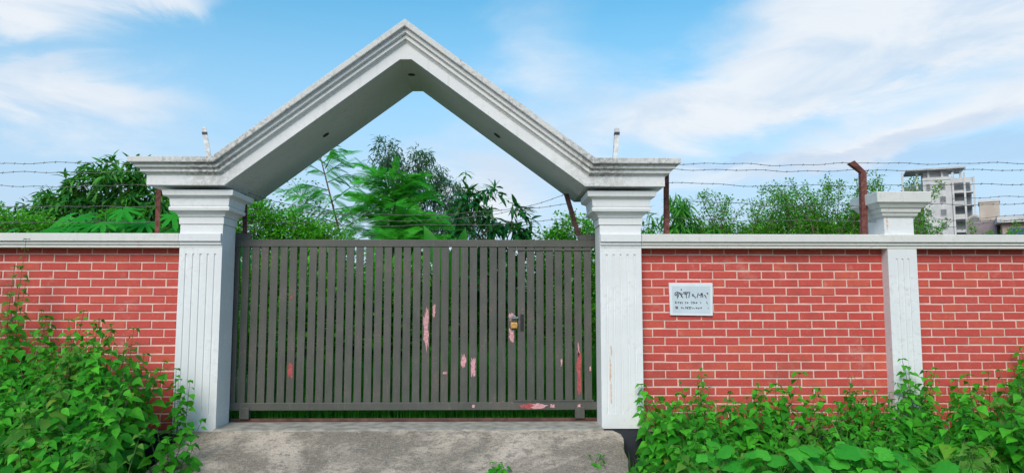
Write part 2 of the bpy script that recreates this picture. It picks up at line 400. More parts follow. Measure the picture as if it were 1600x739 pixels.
# ================================================================== BRICK WALLS
PX, PZ, JT = .25, .083, .013
BL, BH = PX - JT, PZ - JT
def brick_mesh(name, L, H):
    b = MB(); c = .004; y0, y1 = -.006, .03
    b.rings([[(0+c,y0,0+c),(L-c,y0,0+c),(L-c,y0,H-c),(0+c,y0,H-c)], [(0,y0+c,0),(L,y0+c,0),(L,y0+c,H),(0,y0+c,H)], [(0,y1,0),(L,y1,0),(L,y1,H),(0,y1,H)]])
    me = bpy.data.meshes.new(name); me.from_pydata(b.v, [], b.f); me.materials.append(M['brick']); me.update(); return me
bcache = {}
def brick_wall(x0, x1, label, phase):
    """wall body with mortar face, courses of single bricks, plinth and moulded coping"""
    t = thing('brick_wall', label, 'wall', ((x0 + x1) / 2, .12, -.43), 'brick wall sections')
    MB().box(x0, x1, 0, .25, -.06, 1.775).build('mortar_bed', M['mortar'], t)
    MB().box(x0, x1, -.03, .27, -.43, -.06).build('plinth', M['plinth'], t)
    prof = [(-.135, 1.762), (-.135, 1.785), (-.128, 1.787), (-.128, 1.791), (-.15, 1.793), (-.15, 1.812), (-.143, 1.815), (-.143, 1.820), (-.172, 1.824), (-.172, 1.893), (-.165, 1.900)]
    prof2 = prof + [(.335, 1.900), (.34, 1.893), (.34, 1.762)]
    MB().rings([[(x, y, z) for y, z in prof2] for x in (x1, x0)]).build('coping', M['coping'], t)
    zj = 1.705
    for c in range(-1, 22):
        zt = zj - c * PZ - JT / 2; zb = zt - BH
        if c == -1: zt = 1.758; 
        if zb < -.06: break
        xs = x0 + JT * .5; first = ((phase + (PX / 2 if c % 2 else 0) - x0) % PX)
        edges = [xs]; e = x0 + first
        while e < x1 - .02:
            if e > x0 + .03: edges.append(e)
            e += PX
        edges.append(x1 + JT * .5)
        for a, b_ in zip(edges[:-1], edges[1:]):
            L = round(b_ - a - JT + (0 if a > xs else .0), 3); H = round(zt - zb, 3)
            if L < .02: continue
            if (L, H) not in bcache: bcache[(L, H)] = brick_mesh('brick', L, H)
            place('brick', bcache[(L, H)], t, Matrix.Translation((a + JT/2*0 + (JT*.5 if a == xs else JT*.5), rnd.uniform(-.0035, .0025), zb + rnd.uniform(-.002, .002)))
                  @ Matrix.Rotation(rnd.uniform(-.010, .010), 4, 'Y'))
    return t
brick_wall(-6.6, -3.165, 'red brick wall section running into weeds, with no plaque on it', -3.17 - .045)
wall_plaque = brick_wall(1.432, 3.925, 'red brick wall section between gate column and square pillar, carrying the plaque', 1.68)
brick_wall(4.22, 7.2, 'red brick wall section beyond the square pillar', 4.22 + .06)

# ================================================================== GATE COLUMNS
def gate_column(x0, x1, label, foot):
    y0, y1 = -.13, .225
    t = thing('gate_column', label, 'column', ((x0 + x1) / 2, .05, -.43), 'white gate columns')
    MB().box(x0 + .015, x1 - .015, y0 + .02, y1, -.43, foot).build('plinth', M['plinth'], t)
    MB().box(x0, x1, y0, y1, foot, .135).build('base', M['white_clean'], t, .004)
    # fluted shaft: five narrow grooves sunk in the front face
    n = 5; wv = x1 - x0; prof = [(x0, y1), (x0, y0)]
    for k in range(n):
        c = x0 + wv * (.16 + .68 * k / (n - 1)); prof += [(c - .010, y0), (c - .008, y0 + .011), (c + .008, y0 + .011), (c + .010, y0)]
    prof += [(x1, y0), (x1, y1)]
    MB().rings([[(x, y, z) for x, y in prof] for z in (.135, 1.70)]).build('fluted_shaft', M['white_clean'], t)
    MB().box(x0, x1, y0, y1, 1.70, 1.90).build('shaft_top', M['white_clean'], t)
    cp = [(-.131, 1.762), (-.135, 1.785), (-.132, 1.787), (-.132, 1.791), (-.15, 1.793), (-.15, 1.812), (-.143, 1.815), (-.143, 1.820), (-.172, 1.824), (-.172, 1.893), (-.165, 1.900), (-.131, 1.900)]
    MB().rings([[(x, y - .001, z) for y, z in cp] for x in (x1 - .004, x0 + .004)]).build('band', M['white'], t)
    lv = [(1.90, .0), (1.990, .0), (1.990, -.006), (1.996, -.006), (1.996, .010), (2.060, .012), (2.062, .004), (2.068, .004), (2.070, .018),
          (2.085, .022), (2.100, .034), (2.112, .052), (2.120, .072), (2.124, .084), (2.150, .088), (2.160, .082), (2.166, .070), (2.170, .070), (2.172, .078), (2.240, .084), (2.252, .100),
          (2.262, .122), (2.268, .130), (2.318, .138)]
    MB().lathe_box(x0, x1, y0, y1, lv).build('capital', M['white_clean'], t)
    return t
colL = gate_column(-3.165, -2.745, 'white fluted gate column with weeds climbing over its foot, plain brick wall beside it', -.05)
colR = gate_column(1.015, 1.430, 'white fluted gate column beside the plaque wall, rust streak near its foot', -.012)
b = MB()
for k, (zc, hz) in enumerate(((.55, .30), (.33, .22), (.74, .14))): blotch(b, 1.105 + .006 * k, zc, .020, hz, -.1302, .0012, 40 + k)
b.build('rust_stain', M['ruststain'], colR)

# ================================================================== PITCHED ARCH
AX = -.925; SL, SR = -2.76, .935; EL, ER = -3.425, 1.636; ZS, ZA = 2.612, 3.988; YF, YB = -.33, .77
slope = (ZA - ZS) / (AX - SL); cs = math.cos(math.atan(slope)); ta = math.tan(math.atan(slope) / 2)
def arch_ring(tt, o, cham=.003):
    """outline of the beam at perpendicular depth tt below its top, projecting o"""
    za = ZA - tt / cs; dz = 0
    zc = za - cham * slope
    front = [(EL - o, ZS - tt), (SL + tt * ta, ZS - tt), (AX - cham, zc), (AX + cham, zc), (SR - tt * ta, ZS - tt), (ER + o, ZS - tt)]
    return [(x, YF - o, z) for x, z in front] + [(x, YB + o, z) for x, z in front[::-1]]
def arch_part(name, levels, mat, parent):
    m_ = MB(); rs = [arch_ring(*l) for l in levels]; n = 12
    m_.add([p for r in rs for p in r], [(k*n+i, k*n+(i+1) % n, (k+1)*n+(i+1) % n, (k+1)*n+i) for k in range(len(rs)-1) for i in range(n)])
    for base, flip in ((0, False), ((len(rs)-1)*n, True)):
        for i in range(5):
            f = (base+i, base+11-i, base+10-i, base+i+1) if not flip else (base+i, base+i+1, base+10-i, base+11-i)
            m_.f.append(f)
    return m_.build(name, mat, parent)
arch = thing('gate_arch', 'white pitched concrete arch with stepped cornice spanning the two gate columns', 'arch', (AX, .22, 2.32))
arch_part('cornice_band', [(0, .128), (.004, .132), (.048, .130), (.054, .126)], M['white_dirty'], arch)
arch_part('moulding', [(.054, .088), (.060, .086), (.092, .082), (.098, .066), (.1, .060)], M['white_mid'], arch)
arch_part('moulding', [(.1, .044), (.104, .046), (.132, .046), (.136, .040), (.139, .022), (.152, .008), (.158, .004)], M['white_mid'], arch)
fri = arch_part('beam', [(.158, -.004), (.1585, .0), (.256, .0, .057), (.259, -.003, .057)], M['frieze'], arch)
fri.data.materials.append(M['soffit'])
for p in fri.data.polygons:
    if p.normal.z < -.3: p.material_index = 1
def downlight(x, y, side):
    z = ZA - .259 / cs - abs(x - AX) * slope; nrm = Vector((-side * slope * cs, 0, -cs)) if side else Vector((0, 0, -1))
    if not side: z = ZA - .259 / cs - .057 * slope
    q = Vector((0, 0, -1)).rotation_difference(nrm).to_matrix(); c = Vector((x, y, z))
    m_ = MB(); ring = lambda r, h: [c + q @ Vector((math.cos(a) * r, -math.sin(a) * r, -h)) for a in [2*math.pi*k/14 for k in range(14)]]
    m_.rings([ring(.038, -.004), ring(.038, .005), ring(.030, .005), ring(.028, .001)])
    o = m_.build('downlight', M['rust_dark'], arch)
    k_ = MB(); k_.rings([ring(.027, .0012), ring(.024, .004)]); k_.build('lens', M['flat_black'], o)
downlight(-1.83, .22, -1); downlight(-.02, .22, 1); downlight(AX + .0, .15, 0)
def stub(x0, z0, x1, z1, label):
    """white angle-iron stub with a dark tape band"""
    t = thing('post_stub', label, 'post', (x0, .05, 2.6))
    d = Vector((x1 - x0, 0, z1 - z0)); a = Vector((x0, .05, z0)); s = .024
    prof = [(-s, -s), (s, -s), (s, -s + .008), (-s + .008, -s + .008), (-s + .008, s), (-s, s)]
    rg = lambda f, k=1.: [a + d * f + Vector((x * k, y * k, 0)) for x, y in prof]
    MB().rings([rg(0), rg(.96), [p + Vector((0, 0, .0)) for p in rg(1., .55)]]).build('angle_bar', M['white_mid'], t)
    MB().rings([rg(.80, 1.12), rg(.87, 1.12)]).build('tape_band', M['tape'], t)
stub(-2.952, 2.60, -3.04, 3.02, 'leaning white angle-iron stub on the cornice over the weed-covered column')
stub(1.200, 2.60, 1.235, 3.04, 'white angle-iron stub on the cornice over the column beside the plaque wall')

# ================================================================== SQUARE PILLAR
pil = thing('wall_pillar', 'square white pillar with stepped cap standing in the brick wall', 'pillar', (4.07, .05, -.43))
px0, px1 = 3.925, 4.22
MB().box(px0 + .01, px1 - .01, -.12, .24, -.43, -.05).build('plinth', M['plinth'], pil)
prof = [(px0, .24), (px0, -.13)]
for c in (px0 + .09, px0 + .148, px0 + .206): prof += [(c - .009, -.13), (c - .007, -.121), (c + .007, -.121), (c + .009, -.13)]
prof += [(px1, -.13), (px1, .24)]
MB().rings([[(x, y, z) for x, y in prof] for z in (-.05, 1.66)]).build('shaft', M['white'], pil)
MB().box(px0, px1, -.13, .24, 1.66, 1.765).build('shaft_top', M['white'], pil)
cp = [(-.125, 1.762), (-.135, 1.762), (-.135, 1.785), (-.132, 1.787), (-.132, 1.791), (-.15, 1.793), (-.15, 1.812), (-.143, 1.815), (-.143, 1.820), (-.172, 1.824), (-.172, 1.893), (-.165, 1.900), (.335, 1.900), (.34, 1.893), (.34, 1.765), (-.125, 1.765)]
MB().rings([[(x, y - .0005, z) for y, z in cp] for x in (px1, px0)]).build('coping', M['coping'], pil)
MB().lathe_box(3.905, 4.205, -.125, .20, [(1.90, 0), (2.085, 0)]).build('upper_shaft', M['white'], pil)
MB().lathe_box(3.905, 4.205, -.125, .20, [(2.085, .02), (2.10, .03), (2.125, .034), (2.127, .050), (2.165, .056), (2.170, .072), (2.20, .09), (2.215, .108), (2.22, .120), (2.318, .124), (2.325, .118)]).build('cap', M['coping'], pil)
b = MB(); blotch(b, 3.935, 2.02, .022, .16, -.1252, .0012, 77); b.build('rust_stain', M['ruststain'], pil)

# ================================================================== PLAQUE
pq = thing('wall_plaque', 'white marble plaque with handwritten black Bengali lettering on the brick wall', 'plaque', (1.946, -.012, 1.25))
def quadprism(c, y0, y1): return MB().rings([[(x, y0, z) for x, z in c], [(x, y1, z) for x, z in c]])
pc = [(1.732, 1.092), (2.164, 1.086), (2.170, 1.417), (1.724, 1.418)]
quadprism(pc, -.034, -.011).build('slab', M['plaque'], pq, .003)
sc = lambda f: [(1.947 + (x - 1.947) * f[0], 1.254 + (z - 1.254) * f[1] - .004) for x, z in pc]
quadprism(sc((.88, .83)), -.0352, -.033).build('field', M['plaque_field'], pq)
LINES = [[[(240,300),(262,275),(290,270),(303,283)],[(240,300),(246,326),(262,330),(268,300)],[(286,285),(283,375)],[(312,290),(300,350)],[(312,275),(350,330),(378,366)],[(330,290),(366,302),(350,350)],[(390,275),(400,302),(425,300),(432,275)],[(425,280),(442,372)],[(456,285),(430,330)],[(492,285),(478,362)],[(395,278),(500,276)],[(535,310),(560,312),(540,332),(580,346),(590,372)],[(640,290),(618,362)],[(650,322),(672,316)],[(690,290),(685,357)],[(685,332),(708,290),(716,357)],[(740,322),(760,332),(775,368)],[(785,292),(800,285),(803,312)],[(352,222),(350,244)]],
         [[(240,432),(262,425),(245,460),(270,452)],[(285,440),(310,438)],[(300,432),(298,460)],[(325,436),(345,462)],[(345,436),(328,462)],[(360,432),(372,466)],[(410,432),(425,440),(418,466)],[(440,448),(470,446)],[(450,436),(456,462)],[(522,425),(515,445),(524,468)],[(540,440),(560,432),(580,452),(552,464),(542,444)],[(595,450),(622,446)],[(606,438),(604,462)],[(675,436),(682,460)],[(785,430),(778,446),(795,466)]],
         [[(245,515),(285,512)],[(250,518),(256,548),(278,540),(262,525)],[(282,514),(286,548)],[(340,522),(362,530),(348,545)],[(370,526),(390,548)],[(412,515),(428,528),(416,545)],[(438,524),(460,552)],[(460,515),(442,545)],[(470,520),(505,518),(480,548),(510,546)],[(520,522),(540,545)],[(555,530),(568,550)],[(590,530),(612,528),(600,546)],[(625,528),(640,552),(652,530)],[(665,535),(690,526),(688,545)],[(800,530),(803,546)]]]
for k, strokes in enumerate(LINES):
    m_ = MB(); hw = (.0040, .0028, .0030)[k]
    for st in strokes:
        P = [(1.725 + (x - 145) / 745 * .444, 1.417 - (y - 120) / 540 * .328) for x, y in st]
        for (xa, za), (xb, zb) in zip(P[:-1], P[1:]):
            d = Vector((xb - xa, zb - za)); d = d.normalized() * hw * .6; n_ = Vector((-d.y, d.x)).normalized() * hw
            q = [(xa - d.x + n_.x, za - d.y + n_.y), (xa - d.x - n_.x, za - d.y - n_.y), (xb + d.x - n_.x, zb + d.y - n_.y), (xb + d.x + n_.x, zb + d.y + n_.y)]
            dy = .00005 * (len(m_.f) // 6)
            m_.rings([[(x, -.0356 - dy, z) for x, z in q], [(x, -.0348, z) for x, z in q]])
    m_.build('lettering', M['ink'], pq)['kind'] = 'stuff'

# ================================================================== SLIDING GATE
GY = .25
gate = thing('sliding_gate', 'dark grey-green steel sliding gate of vertical slats with peeling paint', 'gate', (-.86, GY + .03, .03))
MB().box(-2.86, 1.14, GY, GY + .055, 1.802, 1.878).build('top_rail', M['gate'], gate, .004)
MB().box(-2.86, 1.14, GY, GY + .055, .120, .198).build('bottom_rail', M['gate'], gate, .004)
MB().box(-2.86, -2.79, GY, GY + .055, .198, 1.802).build('stile', M['gate'], gate, .004)
MB().box(1.07, 1.14, GY, GY + .055, .198, 1.802).build('stile', M['gate'], gate, .004)
sm = MB().box(-.0378, .0378, 0, .024, 0, 1.612)
sme = bpy.data.meshes.new('slat'); sme.from_pydata(sm.v, [], sm.f); sme.materials.append(M['gate'])
slx = [-2.74 + .0992 * k for k in range(38)]
for x in slx:
    place('slat', sme, gate, Matrix.Translation((x + rnd.uniform(-.003, .003), GY + .008 + rnd.uniform(-.001, .002), .194)) @ Matrix.Rotation(rnd.uniform(-.002, .002), 4, 'Y') @ Matrix.Rotation(rnd.uniform(-.05, .05), 4, 'Z'))
# back bracing and the wicket door let into the gate
wx0, wx1 = .155, .985
for z_ in (1.766, .206): MB().box(wx0, wx1, GY - .006, GY + .007, z_, z_ + .016).build('wicket_rail', M['gate'], gate)
MB().box(.228, .262, GY - .003, GY + .006, .93, 1.10).build('hole_patch', M['flat_black'], gate)  # darkness of the hole beside the padlock, put in as a flat black plate
MB().box(.118, .205, GY - .012, GY + .007, 1.055, 1.075).build('hasp', M['steel'], gate)
for x in (-2.60, .84):
    MB().box(x - .05, x + .05, GY - .012, GY + .06, .034, .150).build('wheel_box', M['gate'], gate, .004)
MB().box(-2.79, -2.60, GY + .01, GY + .06, 1.878, 1.95).build('guide_block', M['gate'], gate, .004)
MB().box(.84, 1.08, GY + .01, GY + .06, 1.878, 1.935).build('guide_block', M['gate'], gate, .004)
# flaked paint: primer shows through (each flake is confined to one slat)
FL = [(671, 512, 9, 74, 'pink'), (675, 485, 5, 26, 'pink'), (793, 494, 9, 14, 'pink'), (795, 523, 9, 26, 'pink'), (717, 562, 9, 24, 'pink'), (735, 570, 12, 32, 'pink'),
      (697, 580, 8, 5, 'pink'), (878, 564, 3, 14, 'pink'), (905, 575, 8, 88, 'redp'), (901, 545, 4, 24, 'pink'), (457, 574, 9, 28, 'redp'), (456, 464, 4, 6, 'redp'), (928, 574, 3, 9, 'pink')]
for k, (fx, fy, fw_, fh, mt) in enumerate(FL):
    kk = 7.75 / 1155; x = (fx - 779) * kk + .012; z = 1.18 + (478 - fy) * kk; s = min(slx, key=lambda q: abs(q - x)); ww = min(fw_ * kk, .060)
    x = max(s - .033 + ww/2, min(s + .033 - ww/2, x))
    blotch(MB(), 0, 0, 1, 1, 0); b = MB(); blotch(b, x, z, ww, fh * kk, GY + .0062, .0012, 100 + k, 26); b.build('peeled_paint', M[mt], gate)
for k, (fx, wpx, mt) in enumerate(((824, 26, 'redp'), (842, 30, 'pink'), (862, 8, 'pink'), (741, 5, 'pink'), (903, 6, 'pink'))):
    b = MB(); blotch(b, (fx - 779) * 7.75 / 1155, .158, wpx * .0067, .066 if k < 2 else .04, GY - .0002 - .0004 * k, .0012, 130 + k, 18); b.build('peeled_paint', M[mt], gate)
struct_track = MB(); struct_track.box(-4.6, 1.16, GY - .01, GY + .07, .0045, .012); struct_track.box(-4.6, 1.16, GY + .02, GY + .04, .012, .036)
tag(struct_track.build('gate_track', M['track']), 'rusty steel rail on the threshold under the sliding gate', 'rail')
lock = thing('padlock', 'small brass padlock hanging from the gate hasp', 'padlock', (.162, GY - .02, .955))
m_ = MB(); m_.rings([[(.162 + x, GY - .034, .985 + z) for x, z in ((-.033,-.03),(.033,-.03),(.036,.0),(.033,.03),(-.033,.03),(-.036,0))], [(.162 + x, GY - .008, .985 + z) for x, z in ((-.033,-.03),(.033,-.03),(.036,.0),(.033,.03),(-.033,.03),(-.036,0))]][::-1]); m_.build('lock_body', M['brass'], lock, .004)
MB().tube([(.140, GY-.021, 1.01), (.140, GY-.021, 1.06), (.148, GY-.021, 1.078), (.162, GY-.021, 1.086), (.176, GY-.021, 1.078), (.184, GY-.021, 1.06), (.184, GY-.021, 1.01)], .0055, 6).build('shackle', M['steel'], lock, smooth=True)

# ================================================================== FENCE POSTS AND BARBED WIRE
def angle_post(name, pts, label, mat, s=.024):
    t_ = MB(); prof = [(-s, -s), (s, -s), (s, -s + .007), (-s + .007, -s + .007), (-s + .007, s), (-s, s)]
    t_.rings([[(p[0] + x, p[1] + y, p[2] + (x * .5 if i == len(pts) - 1 and len(pts) > 2 else 0)) for x, y in prof] for i, p in enumerate(pts)])
    return tag(t_.build(name, mat), label, 'post', 'rusty fence posts')
angle_post('fence_post', [(-3.487, .10, 1.895), (-3.495, .10, 2.56), (-3.60, .04, 2.68)], 'rusty iron post on the coping beside the weed-covered gate column', M['rust'])
angle_post('fence_post', [(1.738, .10, 1.895), (1.750, .10, 2.55), (1.66, .06, 2.67)], 'rusty iron post on the coping under the arch end, beside the plaque wall', M['rust'])
angle_post('fence_post', [(3.772, .03, 1.895), (3.785, .03, 2.565), (3.645, -.01, 2.665)], 'thick rusty iron post with bent top next to the square pillar', M['rust'], .029)
angle_post('gate_post', [(-2.66, .28, 1.94), (-2.672, .28, 2.30), (-2.71, .27, 2.42)], 'dark rusty angle post standing on the gate beside the weed-covered column', M['rust_dark'])
angle_post('gate_post', [(.845, .28, 1.93), (.718, .28, 2.37)], 'leaning dark rusty angle post standing on the gate beside the plaque-side column', M['rust_dark'])
def strand(a, b_, label, group, sag=.02, seed=0, barb=.105):
    q = random.Random(seed); a, b_ = Vector(a), Vector(b_); L = (b_ - a).length; n = max(8, int(L / .09)); P = []
    w1, w2, ph = q.uniform(.004, .009), q.uniform(.003, .007), q.uniform(0, 6)
    for i in range(n + 1):
        f = i / n; p = a.lerp(b_, f); p.z += -sag * 4 * f * (1 - f) + w1 * math.sin(f * L * 5 + ph) + w2 * math.sin(f * L * 13 + ph * 2)
        p.y += w1 * math.cos(f * L * 7 + ph); P.append(p)
    m_ = MB(); m_.tube(P, .0034, 4)
    k = 0.06
    while k < L:
        f = k / L; i = min(n - 1, int(f * n)); p = P[i].lerp(P[i+1], f * n - i)
        for s in (-1, 1):
            d = Vector((q.uniform(-.5, .5), q.uniform(-.6, .6), s)).normalized() * .019; d2 = Vector((s, q.uniform(-.5, .5), q.uniform(-.4, .4))).normalized() * .014
            m_.tube([p - d * .5 - d2 * .4, p + d * .5 + d2 * .4], .0024, 3)
        k += barb * q.uniform(.85, 1.15)
    return tag(m_.build('barbed_wire', M['wire']), label, 'wire', group)
for i, (za, zb) in enumerate(((2.655, 2.655), (2.555, 2.560), (2.420, 2.415), (2.215, 2.20), (2.06, 2.04))):
    strand((-6.7, .06, za), (-3.50, .06, zb), 'barbed wire strand over the brick wall section without a plaque', 'barbed wire over the plain wall', .015, i)
for i, (za, zb) in enumerate(((2.665, 2.655), (2.605, 2.585), (2.455, 2.425), (2.265, 2.215), (2.09, 2.06))):
    strand((1.745, .06, za), (3.78 if i else 3.66, .02, zb), 'barbed wire strand above the plaque wall, between two rusty posts', 'barbed wire over the plaque wall', .012, 20 + i)
    strand((3.78 if i else 3.66, .02, zb), (7.2, .02, (2.655, 2.585, 2.445, 2.245, 2.06)[i]), 'barbed wire strand running past the square pillar', 'barbed wire past the pillar', -.01, 30 + i)
for i, (p, q) in enumerate((((4.9, .32, 2.33), (7.3, .32, 2.54)), ((5.0, .32, 2.10), (7.3, .32, 2.44)), ((4.3, .32, 2.00), (7.3, .32, 2.30)))):
    strand(p, q, 'slack barbed wire strand slanting up behind the others past the pillar', 'slanting barbed wire', .03, 40 + i)
for i, (a, b_, s) in enumerate((((-2.70, .29, 2.40), (.72, .29, 2.36), .30), ((-2.68, .29, 2.22), (.75, .29, 2.27), .10), ((-2.67, .29, 2.08), (.79, .29, 2.10), .06))):
    strand(a, b_, ('sagging barbed wire strand hung from the tops of the two gate posts', 'barbed wire strand at half height between the two gate posts', 'lowest barbed wire strand just above the gate rail')[i], 'barbed wire over the gate', s, 50 + i)

# ================================================================== FAR BUILDINGS
def building_tower():
    """unfinished concrete apartment block, about ten storeys, seen at its corner"""
    t = thing('apartment_tower', 'unfinished pale grey concrete apartment tower beyond the thorny bushes', 'building', (112.6, 172, -.43))
    X0, Y0 = 106.2, 172.; FH = 3.26; NF = 10; ZT = NF * FH
    MB().box(X0, X0 + 6.2, Y0, Y0 + 9, -.43, ZT).build('wall', M['concrete_l'], t)
    MB().box(X0 + 6.3, X0 + 10.8, Y0 + 2.4, Y0 + 9, -.43, ZT - 1).build('wall', M['concrete_b'], t)
    MB().box(X0 - 4.4, X0 - .02, Y0 + 3.2, Y0 + 9, -.43, ZT - 4).build('wall', M['beige'], t)
    for f in range(2, NF):
        z = f * FH
        for x, wd in ((X0 + .7, .9), (X0 + 3.6, 1.2)):
            fr = MB().box(x - .12, x + wd + .12, Y0 - .12, Y0 - .004, z + .75, z + 2.45).build('window', M['concrete_b'], t)
            MB().box(x, x + wd, Y0 - .16, Y0 - .125, z + .9, z + 2.3).build('pane', M['opening'], fr)
        bal = MB().box(X0 + 6.22, X0 + 11.1, Y0 - .3, Y0 + 2.3, z - .25, z).build('balcony', M['concrete_l'], t)
        MB().box(X0 + 6.4, X0 + 8.7, Y0 - .28, Y0 - .13, z + .004, z + (.95 if f % 3 else .4)).build('parapet', M['concrete_b'], bal)
        MB().box(X0 + 6.4, X0 + 10.5, Y0 + 2.25, Y0 + 2.395, z + .1, z + 2.7).build('opening', M['opening'], bal)
        sl = MB().box(X0 - 5.2, X0 - .02, Y0 + .6, Y0 + 3.1, z - .22, z).build('balcony', M['concrete_b'], t)
        MB().box(X0 - 5.1, X0 - .05, Y0 + .65, Y0 + .8, z + .004, z + (.8 if f % 2 else .35)).build('parapet', M['concrete_l'], sl)
        MB().box(X0 - 4.0, X0 - .6, Y0 + 3.08, Y0 + 3.19, z + .1, z + 2.4).build('opening', M['opening'], sl)
    for x in (X0 + 6.25, X0 + 8.75, X0 + 10.7):
        MB().box(x, x + .42, Y0 - .42, Y0 - .302, -.43, ZT + (.3 if x > X0 + 10 else 1.6)).build('column', M['concrete_l'], t)
    for x in (X0 - 4.6, X0 - 1.4, X0 + 1.2, X0 + 4.2, X0 + 6.6, X0 + 8.2):
        MB().box(x, x + .45, Y0 + 1.0, Y0 + 1.45, ZT - (4 if x < X0 else 0), ZT + 2.6).build('roof_column', M['concrete_l'], t)
    rf = MB().box(X0 - 3.6, X0 + 9.4, Y0 - .6, Y0 + 8.5, ZT + 2.6, ZT + 3.0).build('roof', M['concrete_b'], t)
    MB().box(X0 + .4, X0 + 6.0, Y0 + 2, Y0 + 7, ZT + .004, ZT + 2.595).build('stair_head', M['concrete_b'], t)
    MB().box(X0 + 6.6, X0 + 10.9, Y0 - .2, Y0 - .05, ZT - 1 + .004, ZT + .2).build('parapet', M['concrete_l'], t)
    MB().box(X0 - .1, X0 + 6.1, Y0 - .15, Y0 + .05, ZT + .004, ZT + .7).build('parapet', M['concrete_l'], t)
    MB().box(X0 + 1.5, X0 + 4.5, Y0 + 3, Y0 + 6, ZT + 3.005, ZT + 3.5).build('water_tank', M['concrete_b'], rf)
    t.rotation_euler.z = R(-24)
building_tower()
bl = thing('low_building', 'beige block with arched porch standing in front of the concrete tower', 'building', (54.6, 75, -.43))
MB().box(54.1, 56.0, 75, 79, -.43, 13.0).build('wall', M['beige'], bl)
rf = MB().box(54.0, 56.1, 74.9, 79.1, 13.004, 13.25).build('roof', M['concrete_l'], bl)
m_ = MB(); m_.rings([[(53.5 + math.cos(a) * .75, y, 10.75 + math.sin(a) * .75) for a in [math.pi * k / 12 for k in range(13)]] for y in (73.9, 76)][::-1]); pv = m_.build('porch_vault', M['beige'], bl)
m_ = MB(); m_.rings([[(53.5 + math.cos(a) * .52, y, 10.8 + math.sin(a) * .52) for a in [math.pi * k / 12 for k in range(13)]] for y in (73.86, 73.895)][::-1]); m_.build('opening', M['opening'], pv)
MB().box(52.7, 55.6, 73.9, 74.99, -.43, 10.745).build('porch_wall', M['mauve'], bl)
bl.rotation_euler.z = R(-33); bl.location.x += .75
bl2 = thing('low_building', 'pinkish house with blue windows and a long white roof edge', 'building', (54.6, 71, -.43))
MB().box(53.4, 64, 71, 74.6, -.43, 9.9).build('wall', M['pinkwall'], bl2); MB().box(52.9, 64.5, 70.2, 74.7, 9.904, 10.55).build('roof', M['concrete_l'], bl2)
for k in range(4):
    f = MB().box(53.9 + 2.6 * k, 55.9 + 2.6 * k, 70.9, 70.99, 6.6, 9.4).build('window', M['pinkwall'], bl2)
    for z_ in (6.7, 8.1): MB().box(54.0 + 2.6 * k, 55.8 + 2.6 * k, 70.85, 70.895, z_, z_ + 1.2).build('pane', M['glassblue'], f)
bl2.rotation_euler.z = R(-30); bl2.location.x += 1.3; bl2.location.z += .3

